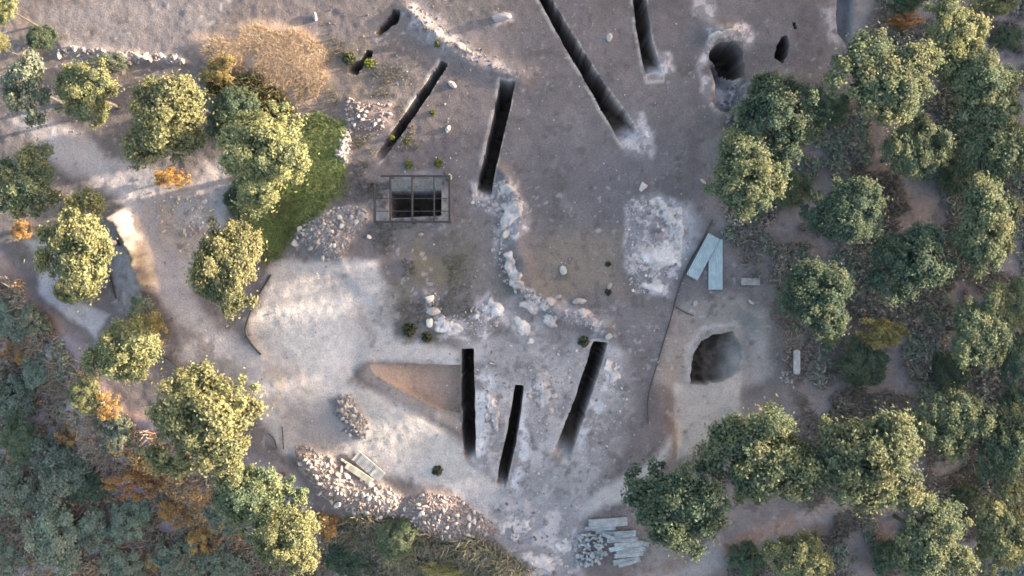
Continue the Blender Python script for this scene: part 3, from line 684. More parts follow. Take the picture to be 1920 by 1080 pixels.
def bush_mass(name, poly, n, pal, r, label, seed, patch=None, avoid=None, cat='undergrowth'):
    """low tangled undergrowth that reads as one mass: leafy clumps of uneven size"""
    rs = np.random.default_rng(seed); pal = np.array(pal)
    keep = None
    if patch or avoid: keep = lambda a, b: (fbm(a, b, patch[0], 3, seed) > patch[1]) & (np.min([poly_sd(a, b, q) for q in avoid], 0) > 14 if avoid else True)
    c = scatter(poly, n, rs, keep, 30); z = base_height(c[:, 0], c[:, 1])
    m = rs.integers(24, 90, n); idx = np.repeat(np.arange(n), m); N = len(idx)
    R_ = (r * rs.uniform(.5, 1.5, n))[idx]
    e = rs.normal(size=(N, 3)); e[:, 2] = np.abs(e[:, 2]); e /= np.linalg.norm(e, axis=1, keepdims=True)
    pos = np.stack([(c[idx, 0] - 960) / PX, (540 - c[idx, 1]) / PX, z[idx]], 1) + e * R_[:, None] * (rs.uniform(.1, 1, (N, 1)) ** .6) * np.array([1, 1, .75])
    nn = e * .6 + rs.normal(size=(N, 3)) * .5 + np.array([0, 0, .5]); nn /= np.linalg.norm(nn, axis=1, keepdims=True)
    cl = (pal[rs.integers(len(pal), size=n)][idx] * .7 + pal[rs.integers(len(pal), size=N)] * .3) * rs.uniform(.7, 1.3, (N, 1)) * .86
    return link(name, leaves_mesh(name, pos, nn, rs.uniform(.05, .16, N), cl, M_GRASS, rs, 2.2), label=label, cat=cat, kind='stuff')
TRAILS = [[(1225, 1090), (1330, 1010), (1420, 990), (1520, 945), (1640, 915), (1700, 885), (1800, 830), (1850, 800), (1840, 880), (1700, 930), (1540, 985), (1390, 1030), (1290, 1090)], [(1480, 745), (1550, 745), (1570, 795), (1500, 820)], [(1820, 30), (1930, 20), (1930, 100), (1860, 90)], [(1380, 480), (1440, 480), (1450, 600), (1515, 630), (1515, 720), (1440, 730), (1380, 600)]]
WOOD = [(1385, 190), (1560, 110), (1640, 60), (1660, -40), (1990, -40), (1990, 1120), (1350, 1120), (1360, 1030), (1500, 990), (1560, 900), (1490, 700), (1450, 560), (1350, 440), (1345, 300)]
bush_mass('wood_undergrowth', WOOD, 1700, [(.27, .265, .22), (.22, .27, .21), (.34, .275, .25), (.20, .25, .185), (.38, .30, .26)], .46, 'grey green undergrowth between the trees of the right hand wood', 31, (70, .0), TRAILS)
THICKET = [(-250, 560), (0, 500), (60, 565), (150, 670), (215, 775), (330, 830), (470, 900), (600, 970), (600, 1250), (-250, 1250)]
bush_mass('thicket_undergrowth', THICKET, 1500, [(.22, .27, .20), (.36, .27, .22), (.40, .28, .22), (.52, .31, .17), (.36, .30, .23), (.25, .28, .20), (.33, .25, .22)], .40, 'mixed grey green and rusty scrub filling the lower left thicket', 32, (60, -.3))
bush_mass('rusty_scrub', [(180, 840), (300, 830), (350, 900), (400, 990), (420, 1060), (330, 1050), (290, 970), (200, 930)], 210, [(.74, .40, .14), (.62, .32, .13), (.78, .50, .22), (.46, .25, .15)], .5, 'bright rusty orange scrub running through the thicket', 33)
bush_mass('slope_scrub', [(590, 985), (700, 975), (790, 1010), (900, 1035), (960, 1110), (590, 1120)], 480, [(.18, .17, .13), (.26, .21, .17), (.15, .16, .125), (.32, .26, .18), (.24, .18, .16)], .40, 'low dull scrub below the stone spill', 34, (50, -.2))

# ------------------------------------------------------------------ bedrock outcrops
def outcrop(poly, amp, label, seed, step=2.6, tint=(1, 1, 1), cover=-.2):
    Q = np.asarray(poly, float); lo, hi = Q.min(0) - 6, Q.max(0) + 6
    u = np.arange(lo[0], hi[0], step); v = np.arange(lo[1], hi[1], step); A, B = np.meshgrid(u, v); sh = A.shape; a, b = A.ravel(), B.ravel()
    a = a + fbm(a, b, 7, 2, seed) * .9; b = b + fbm(b, a, 7, 2, seed + 1) * .9
    sd = poly_sd(a + 9 * fbm(a, b, 30, 3, seed + 2), b + 9 * fbm(a, b, 30, 3, seed + 3), Q)
    n = fbm(a, b, 34, 4, seed + 4, .6); n2 = fbm(a * .8 + b * .5, b * .8 - a * .3, 13, 3, seed + 5, .6)
    up = np.clip((n - cover) * 1.2, -.6, 1.0); up = np.floor(up * 5) / 5 * .6 + up * .4
    inn = sstep(2, -14, sd)
    h = amp * (up + .28 * np.abs(n2)) * inn - .16 * (1 - inn) - .05
    z = base_height(a, b) + h + .02
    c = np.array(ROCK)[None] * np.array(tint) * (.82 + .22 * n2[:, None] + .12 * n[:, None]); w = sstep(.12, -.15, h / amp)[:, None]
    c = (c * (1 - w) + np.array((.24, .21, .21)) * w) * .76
    rsx = np.random.default_rng(seed); c *= rsx.uniform(.85, 1.12, (len(c), 1))
    k = np.arange(len(a)).reshape(sh); f = np.stack([k[1:, :-1], k[1:, 1:], k[:-1, 1:], k[:-1, :-1]], -1).reshape(-1, 4)
    f = f[(sd[f].min(1) < 4) & (h[f].max(1) > -.12)]
    ok = clear_of_cuts(np.stack([a, b], 1)); f = f[ok[f].all(1)]
    vs, inv = np.unique(f, return_inverse=True)
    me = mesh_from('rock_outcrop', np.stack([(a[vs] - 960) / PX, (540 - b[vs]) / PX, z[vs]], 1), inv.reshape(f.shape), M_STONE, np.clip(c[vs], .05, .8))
    return link('rock_outcrop', me, label=label, cat='rock')
outcrop([(1184, 384), (1240, 362), (1288, 384), (1298, 440), (1280, 520), (1258, 552), (1186, 546), (1172, 470)], .16, 'chalky white bedrock patch left of the corrugated sheets', 501, tint=(1.0, .99, 1.04), cover=-.3)
outcrop([(888, 344), (945, 336), (988, 382), (982, 412), (958, 440), (944, 470), (956, 500), (938, 490), (930, 466), (938, 404), (892, 392)], .26, 'pale broken rock below the foot of the black steep trench', 502, tint=(1.0, .99, 1.04), cover=-.4)
outcrop([(936, 464), (962, 470), (986, 530), (1020, 546), (1064, 560), (1140, 590), (1150, 632), (1100, 632), (1030, 616), (975, 580), (944, 530)], .30, 'winding ragged rock ledge leading down to the wide slanting trench', 503, tint=(.95, .94, .97), cover=-.12)
outcrop([(797, 548), (818, 546), (836, 600), (880, 588), (920, 545), (962, 592), (905, 632), (840, 640), (800, 612)], .24, 'jagged pale rock above the reddish excavation', 504, tint=(1.03, 1.02, 1.08), cover=-.2)
outcrop([(750, 10), (800, 20), (880, 78), (988, 134), (972, 152), (890, 118), (765, 52)], .20, 'pale rock ridge slanting down from the top edge', 505, tint=(.56, .54, .56), cover=.0)
outcrop([(1150, 218), (1196, 208), (1226, 244), (1228, 290), (1180, 292)], .12, 'whitish rock at the lower end of the long diagonal trench', 506, tint=(.98, .98, 1.0), cover=0)
outcrop([(900, 540), (930, 535), (985, 585), (1040, 620), (1060, 650), (1000, 660), (950, 620), (905, 575)], .16, 'pale eroded rock between the ledge and the lower trenches', 511, tint=(.85, .83, .85), cover=.0)
outcrop([(1060, 660), (1170, 655), (1185, 760), (1140, 850), (1096, 880), (1090, 810), (1130, 700)], .12, 'pale rock right of the wide slanting trench', 507, tint=(.92, .9, .94), cover=.05)
outcrop([(895, 690), (935, 690), (965, 640), (1080, 660), (1090, 690), (1040, 810), (990, 860), (985, 740), (955, 740), (935, 850), (900, 850)], .12, 'pale broken rock between the three lower trenches', 508, tint=(.95, .94, .98), cover=.05)
outcrop([(930, 930), (1000, 945), (1080, 940), (1080, 1090), (935, 1090), (920, 1000)], .14, 'rough pale rocky ground at the bottom centre', 509, tint=(.8, .77, .8), cover=.1)
outcrop([(1322, 62), (1345, 50), (1392, 44), (1396, 60), (1362, 72), (1340, 86), (1326, 104)], .35, 'pale cut rock face above the cave like pit', 510, tint=(1.0, .98, 1.0), cover=-.5)

# ------------------------------------------------------------------ stones
def stone_verts(rs):
    bm = bmesh.new(); bmesh.ops.create_icosphere(bm, subdivisions=2, radius=.5)
    s = np.array([1.25, rs.uniform(.6, 1.0), rs.uniform(.5, .8)])
    cut = rs.normal(size=(11, 3)); cut /= np.linalg.norm(cut, axis=1, keepdims=True); off = rs.uniform(.20, .42, 11)
    v = np.array([tuple(x.co) for x in bm.verts])
    for c, o in zip(cut, off):
        d = v @ c; v = v - np.clip(d - o, 0, None)[:, None] * c
    v = v * s * 1.15 + rs.normal(0, .012, v.shape)
    f = np.array([[x.index for x in q.verts] for q in bm.faces]); bm.free()
    return v, f
rs0 = np.random.default_rng(77)
SHAPES = [stone_verts(rs0) for _ in range(7)]
STCOL = np.array([(.54, .46, .43), (.45, .37, .35), (.61, .53, .49), (.36, .29, .285), (.46, .39, .36)]) * .76
STONES = [mesh_from('stone', v, f, M_STONE, np.repeat(STCOL[i % 5][None], len(v), 0)) for i, (v, f) in enumerate(SHAPES)]
def lone_stone(px, py, size, label, group, seed, cat='stone', sink=.3):
    rs = random.Random(seed); x, y = (px - 960) / PX, (540 - py) / PX
    k = (CAM_H - H(x, y)) / CAM_H if False else 1
    p = P(px, py); o = link('stone', STONES[rs.randrange(7)], None, label, cat, group)
    o.location = (p.x, p.y, p.z + size * (.3 - sink * .3)); o.scale = (size,) * 3
    o.rotation_euler = (rs.uniform(-.3, .3), rs.uniform(-.3, .3), rs.uniform(0, 6.28))
    return o
def heap(poly, n, smin, smax, label, seed, tint=(1, 1, 1), dark=0.0):
    """the small rubble of a heap as one mass"""
    rs = np.random.default_rng(seed); p = scatter(poly, n, rs); vs, fs, cs = [], [], []; o = 0
    z = base_height(p[:, 0], p[:, 1])
    for i in range(n):
        v, f = SHAPES[rs.integers(7)]; s = smin + (smax - smin) * rs.uniform() ** 2
        e = Euler((rs.uniform(-.5, .5), rs.uniform(-.5, .5), rs.uniform(0, 6.28))).to_matrix()
        w = (v * s) @ np.array(e).T + np.array([(p[i, 0] - 960) / PX, (540 - p[i, 1]) / PX, z[i] + s * rs.uniform(-.08, .28)])
        c = STCOL[rs.integers(5)] * np.array(tint) * rs.uniform(.7, 1.2) * (1 - dark * (rs.uniform() < .5))
        vs.append(w); fs.append(f + o); cs.append(np.repeat(c[None], len(v), 0)); o += len(v)
    return link('rubble', mesh_from('rubble', np.concatenate(vs), np.concatenate(fs), M_STONE, np.clip(np.concatenate(cs), 0, .8)), label=label, cat='rubble', kind='stuff')
HP = [  # outline, small stones, size range, larger stones, their size range, words, tint
 ('grass', 560, (.10, .24), 45, (.20, .36), 'heap between the green grass and the metal cage', (.98, .98, 1.04)),
 ('oval', 200, (.10, .24), 34, (.18, .32), 'small oval grey heap on the pale dust', (.62, .62, .66)),
 ('spill', 1400, (.08, .22), 62, (.18, .36), 'spill below the ribbed grey sheet', (.82, .77, .75)),
 ('mound', 1700, (.07, .19), 55, (.18, .32), 'pinkish mound at the bottom centre', (.74, .68, .67)),
 ('white', 90, (.12, .26), 14, (.22, .36), 'white cluster right of the green grass', (1.1, 1.1, 1.1)),
 ('weedy', 150, (.10, .22), 16, (.18, .30), 'scatter on reddish soil above the metal cage', (.98, .9, .88)),
 ('field', 150, (.12, .28), 18, (.22, .40), 'line along the edge of the pale field', (.74, .72, .72)),
 ('fork', 90, (.10, .22), 12, (.18, .36), 'rubble at the fork of the track', (1.1, 1.0, .92)),
]
for i, (nm, n, sr, m, lr_, words, tint) in enumerate(HP):
    heap(HEAPS[nm], n, *sr, 'small rubble of the ' + words, 200 + i, tint)
    rs = np.random.default_rng(300 + i); p = scatter(HEAPS[nm], m, rs)
    for j, (a, b) in enumerate(p):
        s = rs.uniform(*lr_); o = lone_stone(a, b, s, 'larger angular stone on the ' + words, 'larger stones of the ' + words, 1000 + i * 100 + j, sink=-.2)
for i, (poly, n, sr, tint, words) in enumerate([
    ([(1180, 378), (1240, 362), (1290, 384), (1296, 440), (1278, 520), (1258, 552), (1184, 548), (1172, 460)], 420, (.06, .26), (1.15, 1.13, 1.18), 'white rock fragments of the pale patch left of the corrugated sheets'),
    ([(884, 342), (945, 338), (990, 384), (962, 440), (944, 470), (968, 530), (1010, 556), (1130, 600), (1120, 622), (1040, 604), (985, 574), (942, 520), (928, 470), (938, 404), (888, 392)], 420, (.06, .26), (1.1, 1.08, 1.12), 'white rock fragments along the winding ledge'),
    ([(895, 690), (925, 650), (1060, 640), (1110, 650), (1180, 670), (1180, 760), (1130, 860), (1080, 920), (960, 935), (900, 880)], 520, (.05, .20), (1.0, .98, 1.02), 'small rock fragments between the lower trenches'),
    ([(797, 548), (820, 548), (835, 600), (920, 560), (950, 600), (890, 630), (805, 612)], 160, (.06, .24), (1.1, 1.1, 1.15), 'white rock fragments above the reddish excavation'),
    ([(755, 15), (800, 20), (880, 78), (985, 133), (965, 150), (890, 118), (770, 55)], 170, (.05, .2), (.7, .68, .72), 'rock fragments on the pale ridge at the top'),
    ([(930, 940), (1080, 950), (1085, 1090), (930, 1090)], 240, (.06, .24), (.95, .93, .98), 'loose rock fragments at the bottom centre'),
    ([(1375, 160), (1405, 150), (1420, 200), (1390, 240), (1360, 225)], 90, (.1, .3), (.75, .75, .85), 'grey rocks beside the dark bluish green tree'),
    ([(1465, 690), (1490, 700), (1486, 730), (1460, 720)], 40, (.1, .25), (1, 1, 1.05), 'pale rocks beside the rounded end plate')]):
    p_ = heap(poly, n, *sr, words, 600 + i, tint, .35)
LEDGE = [(928, 345), (940, 372), (958, 398), (974, 410), (950, 438), (940, 462), (958, 492), (962, 516), (975, 530), (992, 548), (1012, 552), (1030, 570), (1046, 556), (1066, 582), (1082, 566), (1090, 588), (1112, 600), (1128, 612), (1142, 630), (1112, 622)]
for j, (a, b) in enumerate(LEDGE[::2]):
    lone_stone(a, b, .28 + .3 * ((j * 7) % 5) / 5, 'pale rock of the winding rock ledge right of the cage', 'rocks of the winding ledge', 2000 + j)
for j, (a, b, s, lab) in enumerate([
    (942, 36, .95, 'largest white rock alone near the top edge'), (1142, 70, .42, 'small white stone between the two top edge trenches'),
    (1056, 508, .55, 'white stone alone on tan soil right of the rock ledge'), (592, 32, .45, 'white stone by the top edge above the dry grass mound'),
    (849, 158, .5, 'pale stone right of the narrowest trench'), (839, 242, .4, 'pale stone between narrow trench and black trench'),
    (1304, 568, .45, 'pale stone below the leaning sheets'), (1408, 566, .32, 'small white stone below the grey slab'),
    (1318, 341, .36, 'white stone near the cream tipped tree'), (790, 440, .36, 'white stone just below the metal cage'),
    (553, 456, .5, 'white round stone at the left foot of the grass side heap'), (692, 444, .3, 'pale stone lower left of the cage'),
    (1205, 350, .6, 'grey boulder above the white rubble patch'), (806, 560, .6, 'upper white rock of the pale upright row'), (813, 582, .7, 'middle white rock of the pale upright row'),
    (806, 604, .55, 'lowest white rock of the pale upright row'), (1142, 536, .4, 'stone beside a dark tuft left of the white rubble patch'),
    (843, 332, .35, 'white stone at the upper right corner of the cage'), (1234, 678, .25, 'tiny pale stone left of the large rounded pit'), (1090, 566, .5, 'white stone above the right end of the ledge')]):
    lone_stone(a, b, s, lab, None, 2100 + j)

heap([(430, 20), (640, 10), (1300, 10), (1540, 20), (1540, 100), (1400, 250), (1310, 420), (1300, 560), (1240, 860), (1100, 960), (900, 940), (640, 850), (480, 800), (300, 640), (220, 400), (60, 240), (240, 240), (420, 320), (560, 470), (640, 460), (650, 240), (620, 120)], 1700, .035, .13, 'small pebbles strewn over the bare ground of the site', 900, (.85, .83, .86), .4)
# ------------------------------------------------------------------ weeds
def weed_mesh(seed, pal):
    rs = np.random.default_rng(seed); n = 130
    e = rs.normal(size=(n, 3)); e[:, 2] = abs(e[:, 2]); e /= np.linalg.norm(e, axis=1, keepdims=True)
    pos = e * rs.uniform(.3, 1, (n, 1)) * np.array([1, 1, .7]); nn = e + rs.normal(size=(n, 3)) * .4; nn /= np.linalg.norm(nn, axis=1, keepdims=True)
    pal = np.array(pal); return leaves_mesh('weed', pos, nn, .3 * rs.uniform(.6, 1.3, n), pal[rs.integers(len(pal), size=n)], M_LEAF, rs, 2.2)
WM = [weed_mesh(i, [(.17, .19, .04), (.12, .14, .04), (.21, .21, .06)]) for i in range(3)] + [weed_mesh(9, [(.07, .08, .045), (.10, .10, .05)])]
for j, (a, b, s, k, lab) in enumerate([
    (692, 119, .36, 0, 'bright yellow green weed at the lip of the overgrown pit'), (766, 309, .30, 1, 'yellowish weed above the upper edge of the cage'),
    (822, 306, .30, 2, 'yellowish weed above the upper right of the cage'), (765, 264, .22, 0, 'small weed at the foot of the narrowest trench'),
    (820, 82, .24, 1, 'small yellow weed on the pale ridge near the top'), (812, 212, .22, 2, 'faint yellow weed between narrow trench and black trench'),
    (1094, 640, .42, 3, 'green weed at the upper left of the wide slanting trench'), (1140, 548, .26, 3, 'dark tuft left of the white rubble patch'),
    (655, 110, .5, 3, 'dark green weed left of the overgrown pit'), (768, 618, .5, 3, 'dark weed clump above the reddish excavation'),
    (800, 632, .4, 3, 'dark weed nearest the upper end of the straight trench'), (820, 882, .4, 3, 'grey weed patch on pale dust below the straight trench'),
    (735, 258, .2, 1, 'small weed left of the narrow trench ramp'), (1140, 495, .22, 3, 'dark tuft on tan soil above the lone white stone')]):
    p = P(a, b); o = link('weed', WM[k], None, lab, 'weed', None, None, (p.x, p.y, p.z - .02)); o.scale = (s,) * 3; o.rotation_euler = (0, 0, j * 1.3)

# ------------------------------------------------------------------ sheets, boards, slab
def corrugated(name, L, W, mat, ribs=7, amp=.022, th=.012, bow=.02, chip=0, seed=0):
    """ribbed sheet lying along X, wavy across Y, with thickness"""
    rs = np.random.default_rng(seed); nu, nv = 14, ribs * 8 + 1
    u = np.linspace(-L / 2, L / 2, nu); v = np.linspace(-W / 2, W / 2, nv)
    A, B = np.meshgrid(u, v); Z_ = amp * np.sin((B / W + .5) * ribs * 2 * np.pi) + bow * np.cos(A / L * np.pi) + .006 * rs.normal(size=(1, nu))
    A = A + chip * rs.normal(size=(nv, 1)) * (np.abs(A) > L * .49)
    top = np.stack([A, B, Z_ + th / 2], -1).reshape(-1, 3); bot = np.stack([A, B, Z_ - th / 2], -1).reshape(-1, 3)
    k = np.arange(nu * nv).reshape(nv, nu); f = np.stack([k[:-1, :-1], k[:-1, 1:], k[1:, 1:], k[1:, :-1]], -1).reshape(-1, 4); N = nu * nv
    ring = np.concatenate([k[0, :], k[1:, -1], k[-1, -2::-1], k[-2:0:-1, 0]]); r2 = np.roll(ring, -1)
    side = np.stack([ring, ring + N, r2 + N, r2], -1)
    return mesh_from(name, np.concatenate([top, bot]), np.concatenate([f, f[:, ::-1] + N, side]), mat, smooth=False)
def board(name, L, W, th, mat, bevel=.01):
    bm = bmesh.new(); bmesh.ops.create_cube(bm, size=1)
    for v in bm.verts: v.co = Vector((v.co.x * L, v.co.y * W, v.co.z * th))
    bmesh.ops.subdivide_edges(bm, edges=[e for e in bm.edges if abs(e.verts[0].co.x - e.verts[1].co.x) > L * .5], cuts=8)
    rs = random.Random(int(L * 1000)); w = [rs.uniform(-.012, .012) for _ in range(20)]
    for v in bm.verts: v.co.z += w[int(round((v.co.x / L + .5) * 9))]; v.co.y += w[int(round((v.co.x / L + .5) * 9)) + 8] * .6
    bmesh.ops.bevel(bm, geom=bm.edges[:], offset=min(bevel, th * .3), segments=1, affect='EDGES')
    me = bpy.data.meshes.new(name); bm.to_mesh(me); bm.free(); me.materials.append(mat); return me
def lay(o, a, b, lift=.05, tilt=0.0):
    """lay an object's X axis from photo point a to photo point b, on the ground at both ends"""
    pa, pb = P(*a), P(*b); m = (pa + pb) / 2; d = pb - pa
    hi = max(H(*(pa + (pb - pa) * t).to_2d()) - (pa + (pb - pa) * t).z for t in np.linspace(0, 1, 9))
    o.location = m + Vector((0, 0, lift + max(0, hi)))
    o.rotation_euler = (d.to_track_quat('X', 'Z').to_matrix().to_4x4() @ Matrix.Rotation(tilt, 4, 'X')).to_euler()
def span(a, b): return (P(*a) - P(*b)).length
GS = 'corrugated sheets lying at the edge of the right hand wood'
a, b = (1341, 449), (1341, 543)
lay(link('corrugated_sheet', corrugated('corrugated_sheet', span(a, b), .88, M_SHEET, 8, seed=1), None, 'pale blue corrugated sheet lying upright in the photo, partly under the other', 'corrugated sheet', GS), a, b, .08)
a, b = (1337, 443), (1296, 520)
lay(link('corrugated_sheet', corrugated('corrugated_sheet', span(a, b), .80, M_SHEET, 8, chip=.03, seed=2), None, 'pale blue corrugated sheet lying slantwise on top of the upright one', 'corrugated sheet', GS), a, b, .2, -.06)
a, b = (1389, 528), (1424, 528)
lay(link('stone_slab', board('stone_slab', span(a, b), .46, .14, M_SLAB, .03), None, 'grey oblong slab right of the corrugated sheets', 'slab'), a, b, .06)
a, b = (1490, 654), (1490, 702)
def pale_plate():
    bm = bmesh.new(); L, W = 1.55, .42; n = 10; pts = []
    for i in range(n + 1): an = -math.pi / 2 + math.pi * i / n; pts.append((L / 2 - .12 + .12 * math.cos(an), math.sin(an) * W / 2))
    for i in range(n + 1): an = math.pi / 2 + math.pi * i / n; pts.append((-L / 2 + .12 + .12 * math.cos(an), math.sin(an) * W / 2))
    f = bm.faces.new([bm.verts.new((x, y, -.03)) for x, y in pts]); r = bmesh.ops.extrude_face_region(bm, geom=[f])
    for v in r['geom']:
        if isinstance(v, bmesh.types.BMVert): v.co.z = .03
    bmesh.ops.recalc_face_normals(bm, faces=bm.faces[:]); bmesh.ops.bevel(bm, geom=bm.edges[:], offset=.012, segments=1, affect='EDGES')
    me = bpy.data.meshes.new('plate'); bm.to_mesh(me); bm.free(); me.materials.append(M_GREYSHEET); return me
lay(link('metal_plate', pale_plate(), None, 'narrow pale grey plate with rounded ends by the wood edge', 'plate'), a, b, .32)
a, b = (668, 852), (717, 894)
lay(link('corrugated_sheet', corrugated('corrugated_sheet', span(a, b), .74, M_GREYSHEET, 9, .025, seed=3), None, 'grey ribbed sheet lying above the stone spill', 'corrugated sheet'), a, b, .12)
a, b = (650, 871), (699, 903)
lay(link('board', board('board', span(a, b), .40, .05, M_CREAM), None, 'cream sunlit board lying along the stone spill', 'board'), a, b, .14)
a, b = (640, 860), (664, 876)
lay(link('board', board('board', span(a, b), .13, .04, M_CREAM), None, 'thin short cream board at the upper end of the wide one', 'board'), a, b, .12)
for j, (a, b, w, m, lab) in enumerate([
    ((1104, 981), (1176, 976), .52, M_GREYSHEET, 'uppermost and widest sheet of the grey pile beside the dark tree'),
    ((1096, 990), (1154, 989), .26, M_PLANK, 'second sheet of the grey pile, just under the widest'),
    ((1150, 1001), (1192, 998), .40, M_PLANK, 'short pale sheet at the right of the grey pile below the gap'),
    ((1138, 1012), (1196, 1010), .30, M_PLANK, 'third long sheet of the grey pile'),
    ((1152, 1022), (1204, 1018), .32, M_GREYSHEET, 'fourth long sheet of the grey pile reaching furthest right'),
    ((1155, 1032), (1210, 1026), .30, M_PLANK, 'fifth sheet of the grey pile, slightly tilted'),
    ((1152, 1042), (1206, 1036), .30, M_GREYSHEET, 'sixth sheet of the grey pile near its lower end'),
    ((1150, 1054), (1200, 1046), .32, M_PLANK, 'lowest sheet of the grey pile nearest the bottom edge'),
    ((1128, 1000), (1152, 1008), .24, M_GREYSHEET, 'broken short sheet left of the grey pile'),
    ((1116, 996), (1150, 999), .22, M_PLANK, 'half covered sheet under the second sheet of the grey pile'),
    ((1142, 1030), (1168, 1024), .26, M_SHEET, 'pale broken sheet end sticking out left of the fifth sheet'),
    ((1160, 1060), (1192, 1050), .22, M_GREYSHEET, 'last loose strip of sheet below the lowest of the grey pile'),
    ((1186, 1012), (1216, 1020), .26, M_PLANK, 'sheet sticking out of the grey pile towards the dark tree')]):
    o = link('fibre_sheet', corrugated('fibre_sheet', span(a, b), w, m, max(2, int(w * 8)), .018, chip=.03, seed=20 + j), None, lab, 'sheet', 'grey sheets stacked beside the dark tree')
    lay(o, a, b, .10 + .02 * (j % 3), (-.1, .12, .05, -.08, .14, -.12, .1, -.05, .2, .1, -.2, .15, -.1)[j])
# broken bits of sheet left of the pile
rs = np.random.default_rng(404); vs, fs = [], []; p = scatter([(1090, 1000), (1132, 1000), (1140, 1020), (1120, 1050), (1086, 1062), (1078, 1030)], 95, rs); o_ = 0
for q in p:
    c = P(*q); e = np.array(Euler((rs.uniform(-.5, .5), rs.uniform(-.5, .5), rs.uniform(0, 6.28))).to_matrix())
    L, W = rs.uniform(.12, .38), rs.uniform(.08, .22)
    v = np.array([(x, y, z) for z in (-.012, .012) for x, y in ((-L, -W), (L, -W * .7), (L * .8, W), (-L * .9, W * .8))]) * [.6, .6, 1]
    vs.append(v @ e.T + np.array([c.x, c.y, c.z + rs.uniform(.05, .22)])); fs.append(np.array([(3, 2, 1, 0), (4, 5, 6, 7), (0, 1, 5, 4), (1, 2, 6, 5), (2, 3, 7, 6), (3, 0, 4, 7)]) + o_); o_ += 8
link('broken_sheet_pieces', mesh_from('broken_sheet_pieces', np.concatenate(vs), np.concatenate(fs), M_PLANK), label='scatter of pale broken sheet pieces left of the grey pile', cat='debris', kind='stuff')

# ------------------------------------------------------------------ metal cage over the rectangular pit
root = bpy.data.objects.new('metal_cage', None); C.objects.link(root)
root['label'] = 'dark metal bar cage standing over the rectangular pit'; root['category'] = 'cage'
CH = .85; kz = (CAM_H - CH) / CAM_H
def cx_(px): return (px - 960) / PX * kz
def cy_(py): return (540 - py) / PX * kz
ox, oy = cx_(772), cy_(372); root.location = (ox, oy, 0)
def bar(name, p, q, t=.055, parent=root):
    p, q = Vector(p), Vector(q); d = q - p; bm = bmesh.new(); bmesh.ops.create_cube(bm, size=1)
    for v in bm.verts: v.co = Vector((v.co.x * d.length, v.co.y * t, v.co.z * t))
    bmesh.ops.bevel(bm, geom=bm.edges[:], offset=t * .12, segments=1, affect='EDGES')
    me = bpy.data.meshes.new(name); bm.to_mesh(me); bm.free(); me.materials.append(M_STEEL)
    o = link(name, me, parent); o.location = (p + q) / 2; o.rotation_euler = d.to_track_quat('X', 'Z').to_euler(); return o
X = [cx_(p) - ox for p in (702, 732, 773, 814, 843)]; Y = [cy_(p) - oy for p in (330, 353, 372, 396, 416)]
gz = H(ox, oy) ; root.location.z = gz; CHl = CH - gz
for y, t in ((Y[0], .12), (Y[4], .13)): bar('top_rail', (X[0] - .05 if y == Y[4] else X[1] - .6, y, CHl), (X[4] + .05, y, CHl), t)
for x, t in ((X[0], .11), (X[4], .14)): bar('top_rail', (x, Y[0] - .06 if x == X[4] else Y[1] + .35, CHl - .002), (x, Y[4] + .06, CHl - .002), t)
for x, t in ((X[1], .12), (X[2], .12), (X[3], .09)): bar('crossbar', (x, Y[0] - .06, CHl - .004), (x, Y[4] + .06, CHl - .004), t)
for y, x1 in ((Y[1], X[1]), (Y[2], X[4]), (Y[3], X[4])): bar('crossbar', (X[0] + .06, y, CHl - .01), (x1 - .06, y, CHl - .01), .05)
for x, y in ((X[0], Y[4]), (X[4], Y[0]), (X[4], Y[4]), (X[1], Y[0]), (X[0], Y[1] + .3), (X[1], Y[4]), (X[2], Y[0]), (X[2], Y[4])): bar('post', (x, y, -.15), (x, y, CHl - .06), .07)
bar('brace', (X[0] - .4, Y[1] + .3, .05), (X[0] - .05, Y[1] + .3, CHl - .1), .06)
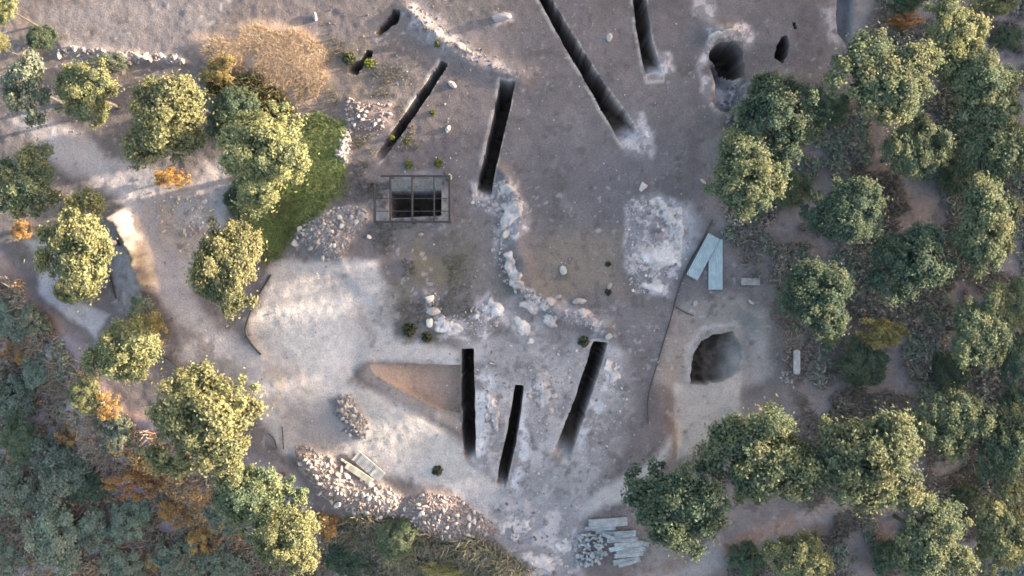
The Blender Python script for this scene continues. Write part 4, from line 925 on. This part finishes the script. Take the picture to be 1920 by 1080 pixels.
bar('lower_rail', (X[0], Y[1] + .25, .45), (X[0], Y[4] - .06, .45), .05)
bar('lower_rail', (X[4], Y[0] - .06, .45), (X[4], Y[4] + .06, .45), .05)
# pale slab lining above the pit
sl = board('pit_slab', 98 / PX, 19 / PX, .10, M_CONC, .02)
o = link('concrete_slab', sl, None, 'pale concrete slab along the upper side of the caged pit', 'slab'); o.location = ((780 - 960) / PX, (540 - 346) / PX, H((780 - 960) / PX, (540 - 346) / PX) + .03)

# ------------------------------------------------------------------ hoses
def hose(pts, r, label, name='hose'):
    Q = np.array(pts, float); t = np.concatenate([[0], np.cumsum(np.hypot(*np.diff(Q, axis=0).T))]); s = np.arange(0, t[-1], 6.0)
    xs, ys = np.interp(s, t, Q[:, 0]), np.interp(s, t, Q[:, 1])
    for _ in range(6): xs[1:-1] = (xs[:-2] + xs[1:-1] * 2 + xs[2:]) / 4; ys[1:-1] = (ys[:-2] + ys[1:-1] * 2 + ys[2:]) / 4
    xs += 2.0 * np.sin(s / 37.0); path = [P(a, b, r + .03) for a, b in zip(xs, ys)]
    v, f = tube(path, [r] * len(path), 8)
    return link(name, mesh_from(name, [tuple(p) for p in v], f, M_HOSE, smooth=True), label=label, cat=name)
hose([(1336, 412), (1318, 446), (1290, 492), (1272, 548), (1262, 590), (1240, 650), (1222, 710), (1214, 750), (1218, 800)], .032, 'long black hose running from the leaning sheets past the large pit')
hose([(508, 515), (478, 560), (462, 600), (458, 622), (474, 648), (494, 668)], .06, 'black hose along the left lip of the dusty scrape')
hose([(204, 508), (210, 535), (216, 562)], .05, 'short black hose on the terrace below the tall two toned tree')
hose([(300, 664), (320, 676), (336, 692), (350, 700)], .05, 'short dark hose right of the terrace edge tree')
hose([(1268, 575), (1284, 588), (1300, 592)], .03, 'thin short cable branching off the long hose')
hose([(502, 812), (512, 816), (516, 826), (517, 842)], .045, 'bent dark pipe standing at the upper end of the stone spill', 'pipe')
hose([(529, 800), (530, 842)], .04, 'straight dark pole lying beside the bent pipe', 'pole')
